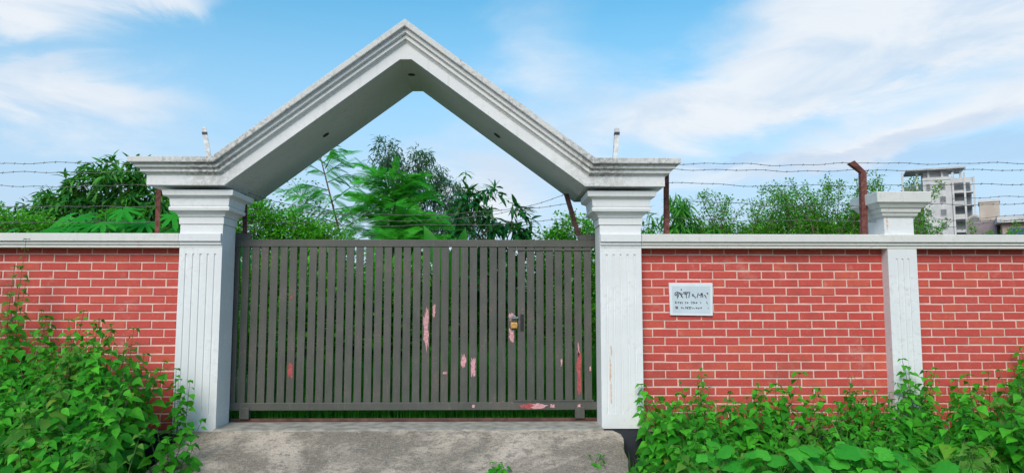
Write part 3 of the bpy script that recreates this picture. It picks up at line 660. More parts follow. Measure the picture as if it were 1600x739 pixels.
# ================================================================== TREES AND BUSHES IN THE YARD
def tree(name, label, cat, base, blobs, tpl, leafmat, n_tuft, k_leaf, L, trunk_r=.06, seed=0, droop=.35, up=.2, group=None, bark='bark',
         tuft=.18, leaf_objs=0, twig_r=.006, objname='leaf', newmat=None):
    """trunk, limbs to each foliage mass, twigs to each tuft, leaves round each tuft"""
    q = random.Random(seed); t = thing(name, label, cat, base, group); b0 = Vector(base)
    tr = MB(); tw = MB(); leaves = []
    topb = max(blobs, key=lambda e: e[0][2]); fork = b0.lerp(Vector(topb[0]), .45)
    mid = b0.lerp(fork, .5) + Vector((q.uniform(-.1, .1), q.uniform(-.1, .1), 0))
    tr.tube([b0 + Vector((0, 0, -.1)), mid, fork], trunk_r, 7, trunk_r * .7)
    tot = sum(e[1][0] * e[1][1] * e[1][2] for e in blobs) or 1
    for c, r, *w_ in blobs:
        c = Vector(c); m1 = fork.lerp(c, .5) + Vector((q.uniform(-.1, .1), q.uniform(-.1, .1), .08))
        if c.z > fork.z - .3: tr.tube([fork, m1, c], trunk_r * .55, 5, trunk_r * .2)
        else: tr.tube([b0 + Vector((q.uniform(-.1, .1), q.uniform(-.1, .1), -.05)), b0.lerp(c, .5), c], trunk_r * .5, 5, trunk_r * .2)
        n = max(4, int(n_tuft * (r[0] * r[1] * r[2] / tot) * (w_[0] if w_ else 1)))
        for _ in range(n):
            d = Vector((q.gauss(0, 1), q.gauss(0, 1), q.gauss(0, 1))).normalized(); s = q.uniform(.35, 1.0) ** .5 * q.uniform(.85, 1.12)
            p = c + Vector((d.x * r[0], d.y * r[1], d.z * r[2])) * s
            if p.z < b0.z + .05: continue
            if q.random() < .5: tw.tube([c.lerp(p, .25), c.lerp(p, .65) + Vector((0, 0, .03)), p], twig_r, 3, twig_r * .4)
            od = (p - c).normalized()
            for _k in range(k_leaf):
                ld = (od * .7 + Vector((q.gauss(0, .7), q.gauss(0, .7), q.gauss(0, .5) + up - droop))).normalized()
                lp = p + Vector((q.uniform(-1, 1), q.uniform(-1, 1), q.uniform(-1, 1))) * tuft * .5
                ll = L * q.uniform(.65, 1.2)
                upv = Vector((q.gauss(0, .35), q.gauss(0, .35), 1)).normalized()
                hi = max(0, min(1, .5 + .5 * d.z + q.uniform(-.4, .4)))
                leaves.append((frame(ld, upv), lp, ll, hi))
    tr.build('trunk', M[bark], t, smooth=True); tw.build('twigs', M[bark if bark != 'bark' else 'twig'], t)['kind'] = 'stuff'
    leaves.sort(key=lambda e: e[1].y - e[1].z * .3)
    tpls = tpl if isinstance(tpl, list) else [tpl]
    if leaf_objs:
        mes = [tpl_mesh(objname, x, LM[leafmat]) for x in tpls]
        step = max(1, int(len(leaves) * .6 / leaf_objs)); pick = set(range(0, min(len(leaves), leaf_objs * step), step))
        for i in sorted(pick):
            rot, lp, ll, _h = leaves[i]; place(objname, mes[i % len(mes)], t, Matrix.Translation(lp) @ rot.to_4x4() @ Matrix.Scale(ll, 4))
        leaves = [e for i, e in enumerate(leaves) if i not in pick]
    parts = []
    for k, x in enumerate(tpls):
        sub = leaves[k::len(tpls)]
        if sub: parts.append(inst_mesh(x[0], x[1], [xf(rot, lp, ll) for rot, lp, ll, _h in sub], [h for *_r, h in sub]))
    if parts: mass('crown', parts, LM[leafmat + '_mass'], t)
    return t

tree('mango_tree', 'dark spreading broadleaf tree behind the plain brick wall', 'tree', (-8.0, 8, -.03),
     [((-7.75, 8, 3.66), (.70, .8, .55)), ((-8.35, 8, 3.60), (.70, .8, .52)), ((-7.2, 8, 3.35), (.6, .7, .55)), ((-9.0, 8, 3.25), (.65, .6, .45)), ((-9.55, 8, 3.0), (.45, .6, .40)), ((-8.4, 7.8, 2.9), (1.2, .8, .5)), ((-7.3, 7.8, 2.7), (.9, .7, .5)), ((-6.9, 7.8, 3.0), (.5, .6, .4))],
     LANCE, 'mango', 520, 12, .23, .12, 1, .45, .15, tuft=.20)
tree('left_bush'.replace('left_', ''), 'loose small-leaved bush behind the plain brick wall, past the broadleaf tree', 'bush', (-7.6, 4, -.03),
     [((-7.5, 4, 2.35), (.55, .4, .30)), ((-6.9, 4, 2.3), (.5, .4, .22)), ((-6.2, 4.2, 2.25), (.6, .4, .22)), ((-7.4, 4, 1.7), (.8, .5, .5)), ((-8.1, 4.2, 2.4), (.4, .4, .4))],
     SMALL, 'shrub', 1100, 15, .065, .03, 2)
def papaya(x, y, h, label, seed, n=9, L=.30):
    q = random.Random(seed); t = thing('papaya_plant', label, 'plant', (x, y, -.03), 'papaya plants behind the wall')
    MB().tube([(x, y, -.1), (x + .02, y, h * .5), (x, y, h)], .045, 8, .025).build('trunk', M['stem'], t, smooth=True)
    me = tpl_mesh('leaf', PAPAYA, LM['papaya'])
    for k in range(n):
        a = k * 2.4 + q.uniform(-.3, .3); r = q.uniform(.22, .50); zz = h + q.uniform(-.10, .20) - r * .1
        e = Vector((x + math.cos(a) * r, y + math.sin(a) * r * .8, zz))
        st = MB(); st.tube([(x, y, h - .06), Vector((x, y, h)).lerp(e, .5) + Vector((0, 0, .05)), e], .008, 4, .005); st.build('leaf_stalk', M['stem'], t)
        d = Vector((math.cos(a), math.sin(a), -.35 + q.uniform(-.2, .1)))
        place('leaf', me, t, Matrix.Translation(e) @ frame(d, Vector((q.gauss(0, .3), -.7, 1)).normalized()).to_4x4() @ Matrix.Scale(L * q.uniform(.8, 1.15), 4))
papaya(-5.1, 1.6, 2.12, 'bright green papaya plant behind the plain wall, below the broadleaf tree crown', 3, 10)
papaya(-4.65, 1.3, 2.18, 'bright green papaya plant behind the plain wall, below the broadleaf tree crown', 4, 11)
papaya(-4.2, 1.5, 2.12, 'bright green papaya plant behind the plain wall, next to the weed-covered column', 5, 11)
papaya(-5.75, 1.8, 1.98, 'bright green papaya plant behind the plain wall, below the broadleaf tree crown', 6, 9)
papaya(-3.75, 1.7, 1.98, 'bright green papaya plant behind the plain wall, next to the weed-covered column', 8, 9)

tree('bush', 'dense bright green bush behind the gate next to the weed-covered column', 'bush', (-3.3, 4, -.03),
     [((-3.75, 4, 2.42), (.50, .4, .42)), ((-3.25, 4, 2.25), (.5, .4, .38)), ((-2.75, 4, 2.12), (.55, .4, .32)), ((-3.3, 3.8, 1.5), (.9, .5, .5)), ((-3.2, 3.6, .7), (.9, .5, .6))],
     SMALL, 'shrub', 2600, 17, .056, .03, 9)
tree('bare_tree', 'thin half-bare tree with sparse twigs behind the gate bush', 'tree', (-3.6, 6.5, -.03),
     [((-3.75, 6.5, 3.25), (.45, .4, .45), .7), ((-3.4, 6.5, 2.9), (.5, .4, .4), .7), ((-3.0, 6.5, 2.75), (.5, .3, .25), .7)], SMALL, 'thorn', 220, 5, .06, .03, 12, bark='twig', twig_r=.008)
def feather_tree(label, base, trunk, limbs, seed, objs, L=.5, n_mass=0, dens=9, thin=True):
    """trunk with tiered limbs, each carrying drooping feathery fronds"""
    q = random.Random(seed); t = thing('feathery_tree', label, 'tree', base); tr = MB(); gr = MB(); tr.tube([Vector(base) + Vector((0, 0, -.1))] + trunk, .032, 7, .009)
    fr = []
    for a, e in limbs:
        a, e = Vector(a), Vector(e); mid = a.lerp(e, .5) + Vector((0, 0, .12)); (gr if thin else tr).tube([a, mid, e], .010, 5, .003)
        ln = (e - a).length; n = max(4, int(ln * dens)); lat = (e - a).cross(Vector((0, 0, 1))).normalized()
        for i in range(n + 1):
            f = (i + .4) / (n + .4); p = a.lerp(mid, f * 2) if f < .5 else mid.lerp(e, f * 2 - 1); sd_ = 1 if i % 2 else -1
            d = ((e - a).normalized() * .8 + lat * sd_ * q.uniform(.4, 1.2) + Vector((0, 0, q.uniform(-.6, .35)))).normalized()
            fr.append((frame(d, Vector((q.gauss(0, .45), -.7 + q.gauss(0, .35), 1)).normalized()), p, L * q.uniform(.7, 1.15) * (1 - .25 * f)))
    tr.build('trunk', M['bark'], t, smooth=True); gr.build('limbs', M['stem'], t)['kind'] = 'stuff'; me = tpl_mesh('frond', FROND, LM['feather']); q.shuffle(fr)
    for rot, p, s in fr[:objs]: place('frond', me, t, Matrix.Translation(p) @ rot.to_4x4() @ Matrix.Scale(s, 4))
    rest = fr[objs:]
    if rest: mass('crown', [inst_mesh(FROND[0], FROND[1], [xf(*e) for e in rest], [q.random() for _ in rest])], LM['feather_mass'], t)
    return t
tk = [(-2.75, 6, 1.6), (-2.9, 6, 2.5), (-3.12, 6, 3.3), (-3.3, 6, 3.95)]
lb = [((-3.12, 6, 3.3), (-3.9, 5.8, 3.25)), ((-3.2, 6, 3.6), (-3.75, 5.9, 3.7)), ((-3.2, 6, 3.6), (-2.55, 5.8, 3.75)), ((-3.05, 6, 3.1), (-2.35, 5.8, 3.35)), ((-3.0, 6, 2.9), (-3.75, 5.7, 2.85)),
      ((-3.28, 6, 3.9), (-3.1, 5.9, 4.15)), ((-2.9, 6, 2.5), (-2.3, 5.7, 2.75)), ((-3.28, 6, 3.85), (-3.55, 6, 4.0)), ((-3.1, 6, 3.2), (-3.6, 5.6, 3.1)), ((-3.15, 6, 3.45), (-2.5, 6.2, 3.55)), ((-2.95, 6, 2.7), (-3.5, 5.8, 2.6)), ((-2.95, 6, 2.75), (-2.2, 6.1, 3.05)), ((-3.2, 6, 3.7), (-2.9, 5.7, 3.85)), ((-2.85, 6, 2.3), (-3.3, 5.8, 2.4)), ((-3.25, 6, 3.8), (-2.75, 6, 4.0)), ((-3.0, 6, 2.95), (-2.1, 5.9, 2.85))]
feather_tree('slender open feathery tree leaning towards the arch, behind the gate', (-2.6, 6, -.03), tk, lb, 21, 300, .34, dens=22)
q = random.Random(5); lb = []
for k in range(120):
    zz = q.uniform(.5, 3.35); a = q.uniform(0, 2 * math.pi); rr = (1.22 - max(0, zz - 2.0) * .46) * q.uniform(.6, 1.1)
    lb.append(((-1.8 + q.uniform(-.1, .1), 5, zz - .15), (-1.8 + math.cos(a) * rr, 5 + math.sin(a) * rr * .8, zz + q.uniform(-.1, .2))))
lb += [((-1.8, 5, 3.2), (-1.75, 5, 3.62)), ((-1.8, 5, 3.0), (-2.3, 4.9, 3.55)), ((-1.8, 5, 3.0), (-1.35, 4.9, 3.35)), ((-1.8, 5, 2.6), (-2.75, 4.8, 2.75)), ((-1.8, 5, 2.5), (-.95, 4.8, 2.7))]
feather_tree('dense bright green feathery tree in the middle of the yard, behind the gate', (-1.8, 5, -.03), [(-1.85, 5.1, 1.2), (-1.8, 5.2, 2.2), (-1.8, 5.1, 2.9)], lb, 22, 300, .30, dens=24)
tree('distant_tree', 'tall grey-green tree rising behind the bright feathery tree', 'tree', (-3.0, 18, -.03),
     [((-3.85, 18, 6.45), (.55, .6, .62)), ((-3.45, 18, 5.7), (.6, .7, .5)), ((-2.75, 18, 6.25), (.42, .6, .42)), ((-2.3, 18, 5.75), (.50, .6, .55)), ((-2.9, 18, 5.1), (.9, .8, .5)), ((-1.75, 18, 5.0), (.6, .7, .55)), ((-1.1, 18, 4.75), (.5, .5, .45)), ((-2.0, 18, 4.1), (1.2, .8, .6)), ((-3.2, 18, 4.0), (1.0, .8, .6)), ((-1.0, 18, 3.9), (.8, .8, .5))],
     LANCE, 'far', 760, 14, .17, .14, 31, .5, .1, tuft=.34)
sp = tree('mango_sapling', 'glossy dark mango sapling with a thin upright shoot, behind the gate', 'tree', (-.1, 3.5, -.03),
     [((-.42, 3.5, 2.65), (.26, .3, .26)), ((-.1, 3.5, 2.70), (.30, .3, .24)), ((.22, 3.5, 2.45), (.30, .3, .25)), ((-.3, 3.5, 2.2), (.42, .35, .3)), ((.25, 3.5, 2.15), (.32, .35, .25)), ((.0, 3.4, 1.6), (.55, .35, .4))],
     LANCE, 'sapling', 120, 9, .21, .03, 41, .55, .1, tuft=.07, leaf_objs=280)
MB().tube([(-.42, 3.5, 2.7), (-.49, 3.5, 3.0), (-.50, 3.5, 3.22)], .007, 4, .004).build('shoot', M['stem'], sp)
ml = tpl_mesh('leaf', LANCE[1], LM['newleaf'])
for k in range(7):
    a = k * 2.4; place('leaf', ml, sp, Matrix.Translation((-.50, 3.5, 3.20 - .012 * k)) @ frame(Vector((math.cos(a), math.sin(a), .1))).to_4x4() @ Matrix.Scale(.15, 4))
q = random.Random(17)
for cx, cz in ((-.15, 2.93), (.12, 2.72), (.42, 2.55), (-.62, 2.6), (-.36, 2.9)):
    for k in range(6):
        a = k * 2.4 + q.random(); place('leaf', ml, sp, Matrix.Translation((cx, 3.4, cz + .01 * k)) @ frame(Vector((math.cos(a), math.sin(a), .3))).to_4x4() @ Matrix.Scale(.13, 4))
bn = thing('banana_plant', 'young banana plant with upright pale green leaves just behind the gate', 'plant', (-.85, 3, -.03))
MB().tube([(-.85, 3, -.1), (-.84, 3, .8), (-.82, 3, 1.5)], .05, 8, .03).build('trunk', M['stem'], bn, smooth=True)
bt = leaf_tpl([(0, .015), (.08, .07), (.3, .12), (.6, .115), (.85, .07), (1, .0)], .5, .18); bm = tpl_mesh('leaf', bt, LM['banana'])
for d, s in (((-.34, -.1, 1), .98), ((.16, .6, 1), .95), ((.3, -.2, 1), .9)):
    place('leaf', bm, bn, Matrix.Translation((-.70, 3, 1.42)) @ frame(Vector(d), Vector((.3, -1, .3))).to_4x4() @ Matrix.Scale(s, 4))
tree('bush', 'bright green bush behind the gate next to the plaque-side column', 'bush', (1.1, 4, -.03),
     [((.85, 4, 2.15), (.30, .3, .26)), ((1.15, 4, 2.35), (.35, .3, .28)), ((1.6, 4, 2.25), (.4, .4, .3)), ((1.1, 4, 1.6), (.7, .4, .5)), ((1.1, 3.8, .8), (.8, .4, .6))],
     SMALL, 'shrub', 1300, 16, .060, .025, 42)
# dark undergrowth seen through the slats
for i, (x, y, h, lab) in enumerate(((-2.5, 3.2, 1.75, 'shady shrub close behind the gate, under the bright bush'), (-1.35, 3.6, 1.8, 'shady shrub close behind the gate, under the feathery tree'), (-.3, 4.6, 1.8, 'shady shrub close behind the gate, under the mango sapling'), (.75, 5.2, 1.8, 'shady shrub close behind the wicket end of the gate'))):
    tree('shrub', lab, 'shrub', (x, y, -.03), [((x, y, h * .80), (.6, .4, h * .3)), ((x - .25, y, h * .4), (.6, .4, h * .35)), ((x + .3, y, h * .55), (.55, .4, h * .35))], SMALL, 'shrub', 420, 12, .10, .02, 60 + i)
for i in range(20):
    x = -13.5 + 1.35 * i + rnd.uniform(-.2, .2); y = 9.2 + rnd.uniform(-.6, .6); h = rnd.uniform(2.35, 2.75)
    tree('hedge_bush', 'rounded bush in the hedge row across the far side of the yard', 'bush', (x, y, -.03), [((x, y, h * .72), (.75, .5, h * .27)), ((x + .3, y, h * .35), (.85, .5, h * .34)), ((x - .45, y, h * .5), (.6, .5, h * .3))], SMALL, 'shrub', 520, 13, .095, .03, 200 + i, group='hedge row at the back of the yard')
# plaque-wall side: narrow-leaved saplings and thorny scrub
for i, (x, y, h, r, lab) in enumerate(((2.60, 3, 2.92, .30, 'tallest narrow-leaved sapling behind the plaque wall'), (2.15, 3.1, 2.55, .28, 'narrow-leaved sapling behind the plaque wall, close to the gate column'), (3.0, 3.0, 2.42, .35, 'narrow-leaved sapling behind the plaque wall, next to the thorny scrub'))):
    tree('sapling', lab, 'tree', (x, y, -.03), [((x, y, h - .22), (r * .36, .2, .20), 1.5), ((x, y, h - .50), (r * .8, .25, .26), 1.3), ((x, y, h - .85), (r * 1.2, .3, .35)), ((x, y, h - 1.3), (r * 1.4, .3, .4))],
         NARROW, 'willow', 170, 9, .20, .02, 70 + i, .75, .0, tuft=.12)
def thorn(x0, x1, y, prof, label, seed, n=60):
    """scrub of arching sprays with small leaves"""
    q = random.Random(seed); t = thing('thorn_bush', label, 'bush', ((x0 + x1) / 2, y, -.03), 'thorny scrub behind the wall'); tw = MB(); lv = []
    for i in range(n):
        x = q.uniform(x0, x1); f = (x - x0) / (x1 - x0) * (len(prof) - 1); k = min(len(prof) - 2, int(f)); h = prof[k] + (prof[k+1] - prof[k]) * (f - k)
        h *= q.uniform(.70, .98) if q.random() < .75 else q.uniform(1.0, 1.13); yy = y + q.uniform(-.4, .4); a = q.uniform(0, 6.28); sp_ = q.uniform(.15, .6)
        P = [Vector((x, yy, -.03)), Vector((x, yy, h * .55)), Vector((x + math.cos(a) * sp_ * .4, yy + math.sin(a) * sp_ * .3, h * .85)), Vector((x + math.cos(a) * sp_, yy + math.sin(a) * sp_ * .6, h))]
        tw.tube(P, .011, 4, .003)
        for j in range(62):
            g_ = q.uniform(.22, 1) ** .85; s_ = g_ * 3; m_ = min(2, int(s_)); p = P[m_].lerp(P[m_+1], s_ - m_); off = .24 * (1 - g_) + .04
            br = Vector((q.gauss(0, 1), q.gauss(0, 1), q.gauss(0, .7))) * off
            if j % 6 == 0: tw.tube([p, p + br], .004, 3, .002)
            for _ in range(8):
                d = Vector((q.gauss(0, 1), q.gauss(0, 1), q.gauss(0, .8) + .3)).normalized()
                lv.append((frame(d, Vector((q.gauss(0, .5), q.gauss(0, .5), 1)).normalized()), p + br * q.uniform(.4, 1.1) + d * .035, q.uniform(.024, .044), q.random()))
    tw.build('branches', M['twig'], t)['kind'] = 'stuff'
    mass('crown', [inst_mesh(SMALL[0], SMALL[1], [xf(a, b, c) for a, b, c, _ in lv], [e[3] for e in lv])], LM['thorn_mass'], t)
tree('bush', 'fine-leaved bush filling the gap behind the thorny scrub and saplings', 'bush', (3.7, 4.6, -.03),
     [((3.1, 4.6, 2.15), (.7, .4, .30)), ((3.9, 4.6, 2.2), (.7, .4, .32)), ((4.8, 4.6, 2.35), (.8, .4, .36)), ((5.7, 4.6, 2.3), (.7, .4, .34)), ((4.2, 4.6, 1.5), (1.5, .4, .5))], SMALL, 'shrub', 1900, 14, .055, .03, 90)
thorn(2.9, 4.1, 3.3, [2.45, 2.60, 2.72], 'thorny scrub of arching sprays behind the plaque wall, next to the saplings', 81, 84)
thorn(3.9, 5.3, 3.0, [2.55, 2.62, 2.72, 2.66], 'taller thorny scrub behind the plaque wall and the bent rusty post', 82, 95)
thorn(5.2, 6.15, 3.0, [2.70, 2.95, 2.80, 2.40], 'thorny scrub just beyond the square pillar, in front of the concrete tower', 83, 44)
thorn(6.0, 8.2, 3.4, [2.40, 2.2, 2.15], 'low thorny scrub beyond the pillar, in front of the pinkish house', 84, 30)

# grass behind the gate and round the wall foot
def grass(name, label, boxes, hmin, hmax, n, seed, mat='grass_mass', group=None, zfun=None):
    q = np.random.default_rng(seed); tv = [(-.5, 0, 0), (.5, 0, 0), (.34, .12, .55), (-.34, .12, .55), (0, .42, 1.0)]; tf = [(0, 1, 2, 3), (3, 2, 4)]; ms = []; tn = []
    for _ in range(n):
        b = boxes[q.integers(len(boxes))]; x, y = q.uniform(b[0], b[1]), q.uniform(b[2], b[3]); z = b[4]; h = q.uniform(hmin, hmax) * (b[5] if len(b) > 5 else 1); a = q.uniform(0, 6.283); wd = q.uniform(.007, .016) ; ln = q.uniform(.4, 1.1)
        c, s = math.cos(a), math.sin(a); ms.append((np.array([[c * wd, -s * h * ln, 0], [s * wd, c * h * ln, 0], [0, 0, h]]), np.array([x, y, z]))); tn.append(q.random())
    return mass(name, [inst_mesh(tv, tf, ms, tn)], LM[mat], None, 'stuff')
tag(grass('yard_grass', '', [(-2.9, 1.3, .42, 1.3, -.03), (-2.9, 1.3, 1.0, 4.5, -.03, 1.5), (-.8, 1.6, 1.2, 3.4, -.03, 3.0), (-2.9, -.4, 1.4, 3.0, -.03, 2.4), (-2.9, 1.3, .42, .8, -.03)], .10, .28, 22000, 3), 'green grass growing in the yard behind the gate', 'grass', None, 'stuff')
tag(grass('verge_grass', '', [(-6.5, -3.1, -3.2, -.2, -.43), (1.25, 6.8, -3.0, -.2, -.43)], .08, .30, 9000, 4), 'short grass and undergrowth at the foot of the walls', 'grass', None, 'stuff')

# ================================================================== WEEDS IN FRONT OF THE WALL
WM = [tpl_mesh('leaf', x, LM['weed']) for x in OVATE]; VM = [tpl_mesh('leaf', x, LM['vine']) for x in OVATE]; GM = [tpl_mesh('leaf', GOURD, LM['gourd'])]; NMESH = [tpl_mesh('leaf', x, LM['weed']) for x in (LANCE[0], LANCE[1], LANCE[0])]
def weed(x, y, h, label, group, seed, n_stem=5, spread=.35, L=.12, objs=70, tops='weed', z0=-.43, name='weed_plant', step=.062, lean=None):
    """bushy weed: arching stems with opposite pairs of pointed drooping leaves"""
    q = random.Random(seed); t = thing(name, label, 'plant', (x, y, z0), group); st = MB(); lv = []
    for s in range(n_stem):
        a = q.uniform(0, 6.283) if lean is None else lean + q.uniform(-.6, .6); hh = h * q.uniform(.72, 1.0) if s else h; sp_ = spread * q.uniform(.3, 1.)
        b = Vector((x + q.uniform(-.08, .08), y + q.uniform(-.08, .08), z0)); e = b + Vector((math.cos(a) * sp_, math.sin(a) * sp_ * .8, hh)); c = b.lerp(e, .5) + Vector((-math.cos(a), -math.sin(a), 0)) * sp_ * .22
        P = [b + (c - b) * 2 * f * (1 - f) + (e - b) * f * f for f in [i / 8 for i in range(9)]]
        st.tube(P, .006, 4, .002); n = int(hh / step)
        for k in range(int(n * .12), n + 1):
            f = k / n; i = min(7, int(f * 8)); p = P[i].lerp(P[i+1], f * 8 - i); ax = (P[i+1] - P[i]).normalized()
            big = L * (1.05 - .65 * f ** 3) * q.uniform(.7, 1.2)
            for s_ in (0, math.pi):
                if q.random() < .12: continue
                aa = k * 1.45 + s_ + q.uniform(-.35, .35) + s
                o = Vector((math.cos(aa), math.sin(aa), 0)); pet = p + o * big * .35 + Vector((0, 0, big * .12))
                d = (o + Vector((0, -.22, q.uniform(-.75, -.05)))).normalized(); up_ = Vector((q.gauss(0, .25), -.45 + q.gauss(0, .25), 1)).normalized()
                st.tube([p, pet], .0022, 3, .0016) if big > .07 else None
                lv.append((frame(d, up_), pet, big, p.z - pet.y * .6 + q.uniform(-.2, .2)))
        for k in range(4):     # shoot tip
            aa = k * 1.57 + q.random(); lv.append((frame(Vector((math.cos(aa), math.sin(aa), .5))), e, L * .35, 9))
    st.build('stem', M['stem'], t); lv.sort(key=lambda e: -e[3]); mm = VM if tops == 'vine' else NMESH if tops == 'narrow' else WM; TP = [LANCE[0], LANCE[1], LANCE[0]] if tops == 'narrow' else OVATE
    for i, (rot, p, s, _) in enumerate(lv[:objs]): place('leaf', mm[(i * 7 + seed) % 3], t, Matrix.Translation(p) @ rot.to_4x4() @ Matrix.Scale(s, 4))
    rest = lv[objs:]
    if rest: mass('foliage', [inst_mesh(TP[k][0], TP[k][1], [xf(a, b, c) for a, b, c, _ in rest[k::3]], [q.random() for _ in rest[k::3]]) for k in range(3) if rest[k::3]], LM[('vine' if tops == 'vine' else 'weed') + '_mass'], t)
    return t
q = random.Random(99)
GL = 'weeds in the thicket before the plain wall'; GR = 'weeds in the thicket before the plaque wall'
LL = 'leafy green weed in the tall thicket by the plain wall'
LR = 'leafy green weed in the low thicket below the plaque wall'
LP = 'leafy green weed in the thicket by the square pillar'
sd_i = 1000; KINDS_ = ['weed'] * 8 + ['narrow', 'vine']
# plain wall side: back row tall, front rows lower
rows = [(-.42, 1.52, [-5.35, -5.05, -4.75, -4.45, -4.15, -3.88, -3.6, -3.34]), (-.85, 1.42, [-5.2, -4.9, -4.6, -4.3, -4.0, -3.7, -3.42]), (-1.3, 1.22, [-4.95, -4.65, -4.35, -4.05, -3.75, -3.45, -3.2]), (-1.8, .98, [-4.6, -4.32, -4.05, -3.78, -3.5, -3.24, -3.0]), (-2.3, .74, [-4.3, -4.0, -3.72, -3.45, -3.18, -2.94, -2.78]), (-2.8, .50, [-3.9, -3.6, -3.3, -3.0, -2.75])]
for ri, (y, h, xs) in enumerate(rows):
    lab = (LL + ', close against the bricks', LL + ', in its middle', LL + ', at its ramp edge')[0 if ri < 2 else 1 if ri < 4 else 2]
    for x in xs:
        hh = h * q.uniform(.88, 1.06) * (.80 if x > -3.4 and ri < 2 else 1)
        weed(x + q.uniform(-.1, .1), y + q.uniform(-.12, .12), hh, lab, GL, sd_i, 7, .36, q.choice((.11, .14, .15, .17)), 70, q.choice(KINDS_)); sd_i += 1
weed(-2.98, -.42, 1.02, 'slender weed climbing the foot of the white gate column', None, 1500, 4, .14, .12, 60)
weed(-2.80, -1.0, .62, 'spreading weed over the ramp corner by the white gate column', None, 1501, 6, .26, .13, 70)
# yellowish climbers on the plain wall
for k, (x, h) in enumerate(((-4.72, 2.25), (-4.86, 2.05), (-5.0, 1.9), (-4.62, 1.72), (-5.1, 2.0))):
    weed(x, -.35, h, 'tall yellowish-green climber reaching up the plain brick wall', 'climbers on the plain wall', 1600 + k, 3, .22, .10, 60, 'vine', name='climbing_weed', step=.085, lean=math.pi * (1.0 if k % 2 else .1))
# plaque wall side
for ri, (y, h, xs) in enumerate(((-.40, .88, [1.58, 1.82, 2.08, 2.34, 2.6, 2.88, 3.15, 3.42, 3.68]), (-.80, .76, [1.56, 1.76, 1.98, 2.24, 2.5, 2.78, 3.05, 3.32, 3.58]), (-1.25, .62, [1.58, 1.76, 1.96, 2.22, 2.5, 2.78, 3.05, 3.3]), (-1.7, .48, [1.56, 1.72, 1.94, 2.2, 2.48, 2.76, 3.04]))):
    for x in xs: weed(x + q.uniform(-.1, .1), y + q.uniform(-.1, .1), h * q.uniform(.80, 1.14), LR + (', close against the bricks' if ri < 2 else ', at its roadside edge'), GR, sd_i, 6, .30, q.choice((.10, .12, .14, .16)), 60, q.choice(KINDS_)); sd_i += 1
for ri, (y, h, xs) in enumerate(((-.42, [.88, .84, .98, 1.08, 1.24, 1.36, 1.46, 1.5], [3.95, 4.25, 4.55, 4.85, 5.15, 5.45, 5.75, 6.05]), (-.9, [.74, .80, .90, 1.05, 1.2, 1.3, 1.36], [3.75, 4.05, 4.35, 4.65, 4.95, 5.25, 5.55]), (-1.4, [.60, .68, .80, .90, 1.0, 1.05], [3.55, 3.85, 4.15, 4.45, 4.75, 5.0]), (-1.9, [.50, .58, .68, .78, .82], [3.4, 3.7, 3.98, 4.26, 4.55]))):
    for x, hh in zip(xs, h): weed(x + q.uniform(-.1, .1), y + q.uniform(-.1, .1), hh * q.uniform(.9, 1.1), LP + (', close against the bricks' if ri < 2 else ', at its roadside edge'), 'weeds around the square pillar', sd_i, 6, .32, q.choice((.11, .13, .15, .17)), 60, q.choice(KINDS_)); sd_i += 1
weed(4.00, -.34, 1.10, 'slim weed growing up the face of the square pillar', None, 1700, 5, .24, .13, 80)
# broad-leaved gourd vine lying over the weeds below the plaque wall
for k, (x, y, z) in enumerate(((1.75, -1.75, .02), (2.25, -1.85, .0), (2.7, -1.9, .0), (3.15, -1.9, -.05), (2.0, -2.2, -.12), (2.5, -2.25, -.1), (2.95, -2.25, -.12))):
    t = thing('gourd_vine', 'broad-leaved gourd vine sprawling over the weeds below the plaque wall', 'plant', (x, y, -.43), 'gourd vines below the plaque wall'); st = MB()
    for j in range(26):
        e = Vector((x + q.gauss(0, .24), y + q.gauss(0, .16), z + q.uniform(-.14, .12))); st.tube([(x + q.uniform(-.1, .1), y, -.43), (e.x * .6 + x * .4, e.y, e.z * .5 - .2), e], .004, 4, .003)
        a = q.uniform(0, 6.28); place('leaf', GM[0], t, Matrix.Translation(e) @ frame(Vector((math.cos(a), math.sin(a) - .3, -.35)), Vector((q.gauss(0, .2), -.65, 1)).normalized()).to_4x4() @ Matrix.Scale(q.uniform(.06, .12), 4))
    st.build('stem', M['stem'], t)
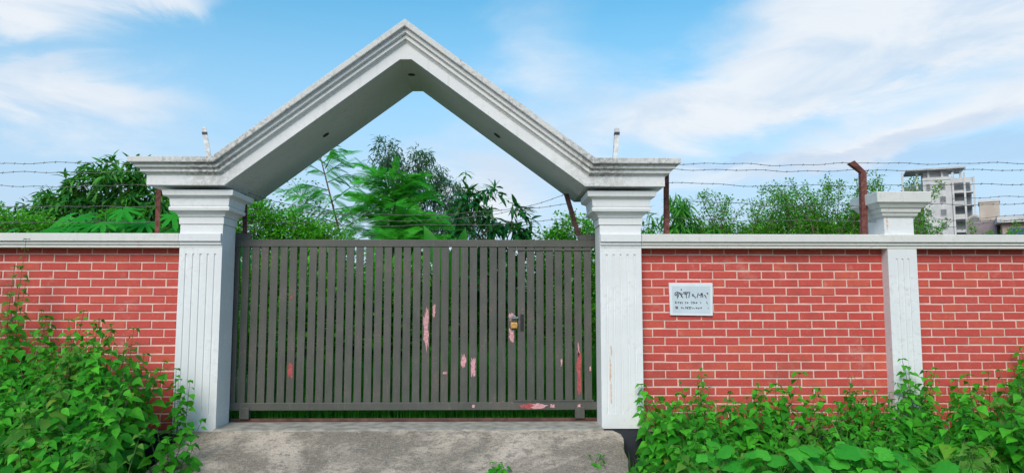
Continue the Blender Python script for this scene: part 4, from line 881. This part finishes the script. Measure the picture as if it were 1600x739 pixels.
# tufts of long grass and small ramp seedlings
def tuft(x, y, h, n, label, seed, name='grass_tuft'):
    q_ = random.Random(seed); t = thing(name, label, 'grass', (x, y, -.43))
    for k in range(n):
        a = q_.uniform(0, 6.28); L_ = h * q_.uniform(.6, 1.1); sp_ = L_ * q_.uniform(.15, .55); m_ = MB(); b = Vector((x + q_.uniform(-.05, .05), y + q_.uniform(-.05, .05), -.43)); pts = []
        for i in range(6):
            f = i / 5; pts.append(b + Vector((math.cos(a) * sp_ * f * f, math.sin(a) * sp_ * f * f, L_ * (f - .25 * f ** 3))))
        sd2 = Vector((-math.sin(a), math.cos(a), 0)); wv = .008
        for i, p in enumerate(pts): ww = wv * (1 - (i / 5) ** 2); m_.v += [tuple(p + sd2 * ww), tuple(p - sd2 * ww + Vector((0, 0, .001)))]
        m_.f += [(2*i, 2*i+1, 2*i+3, 2*i+2) for i in range(5)]; m_.build('blade', LM['palegrass'], t)
tuft(3.45, -1.9, .75, 20, 'tuft of long pale grass in front of the square pillar', 1); tuft(3.7, -2.0, .55, 14, 'short tuft of pale grass beside the long tuft by the pillar', 2)
tuft(-3.75, -2.3, 1.15, 7, 'long thin grass stalks rising out of the thicket before the plain wall', 3)
for k, (x, y, zz, lab) in enumerate(((.0, -1.10, -.24, 'small seedling sprouting from a crack in the ramp'), (.92, -.85, -.20, 'tiny seedling on the ramp near its broken edge'), (1.12, -1.1, -.30, 'low seedling at the edge of the ramp by the black plinth'))):
    weed(x, y, .08 if k else .10, lab, None, 1800 + k, 4, .10, .075, 40, z0=zz, name='seedling', step=.04)

for k, (x, y) in enumerate(((1.30, -.75), (1.34, -1.15), (1.30, -1.6))):
    weed(x, y, q.uniform(.22, .34), 'small weed at the foot of the black plinth beside the ramp', 'small weeds by the plinth', 1900 + k, 4, .14, .09, 50)

for k, (x, y, h, lab) in enumerate(((-4.3, -1.9, 1.25, 'dry grass stalks standing in the middle of the thicket by the plain wall'), (2.9, -1.2, .8, 'dry grass stalks among the weeds below the plaque wall'), (4.6, -1.2, 1.1, 'dry grass stalks among the weeds beyond the square pillar'))):
    tuft(x, y, h, 6, lab, 60 + k)
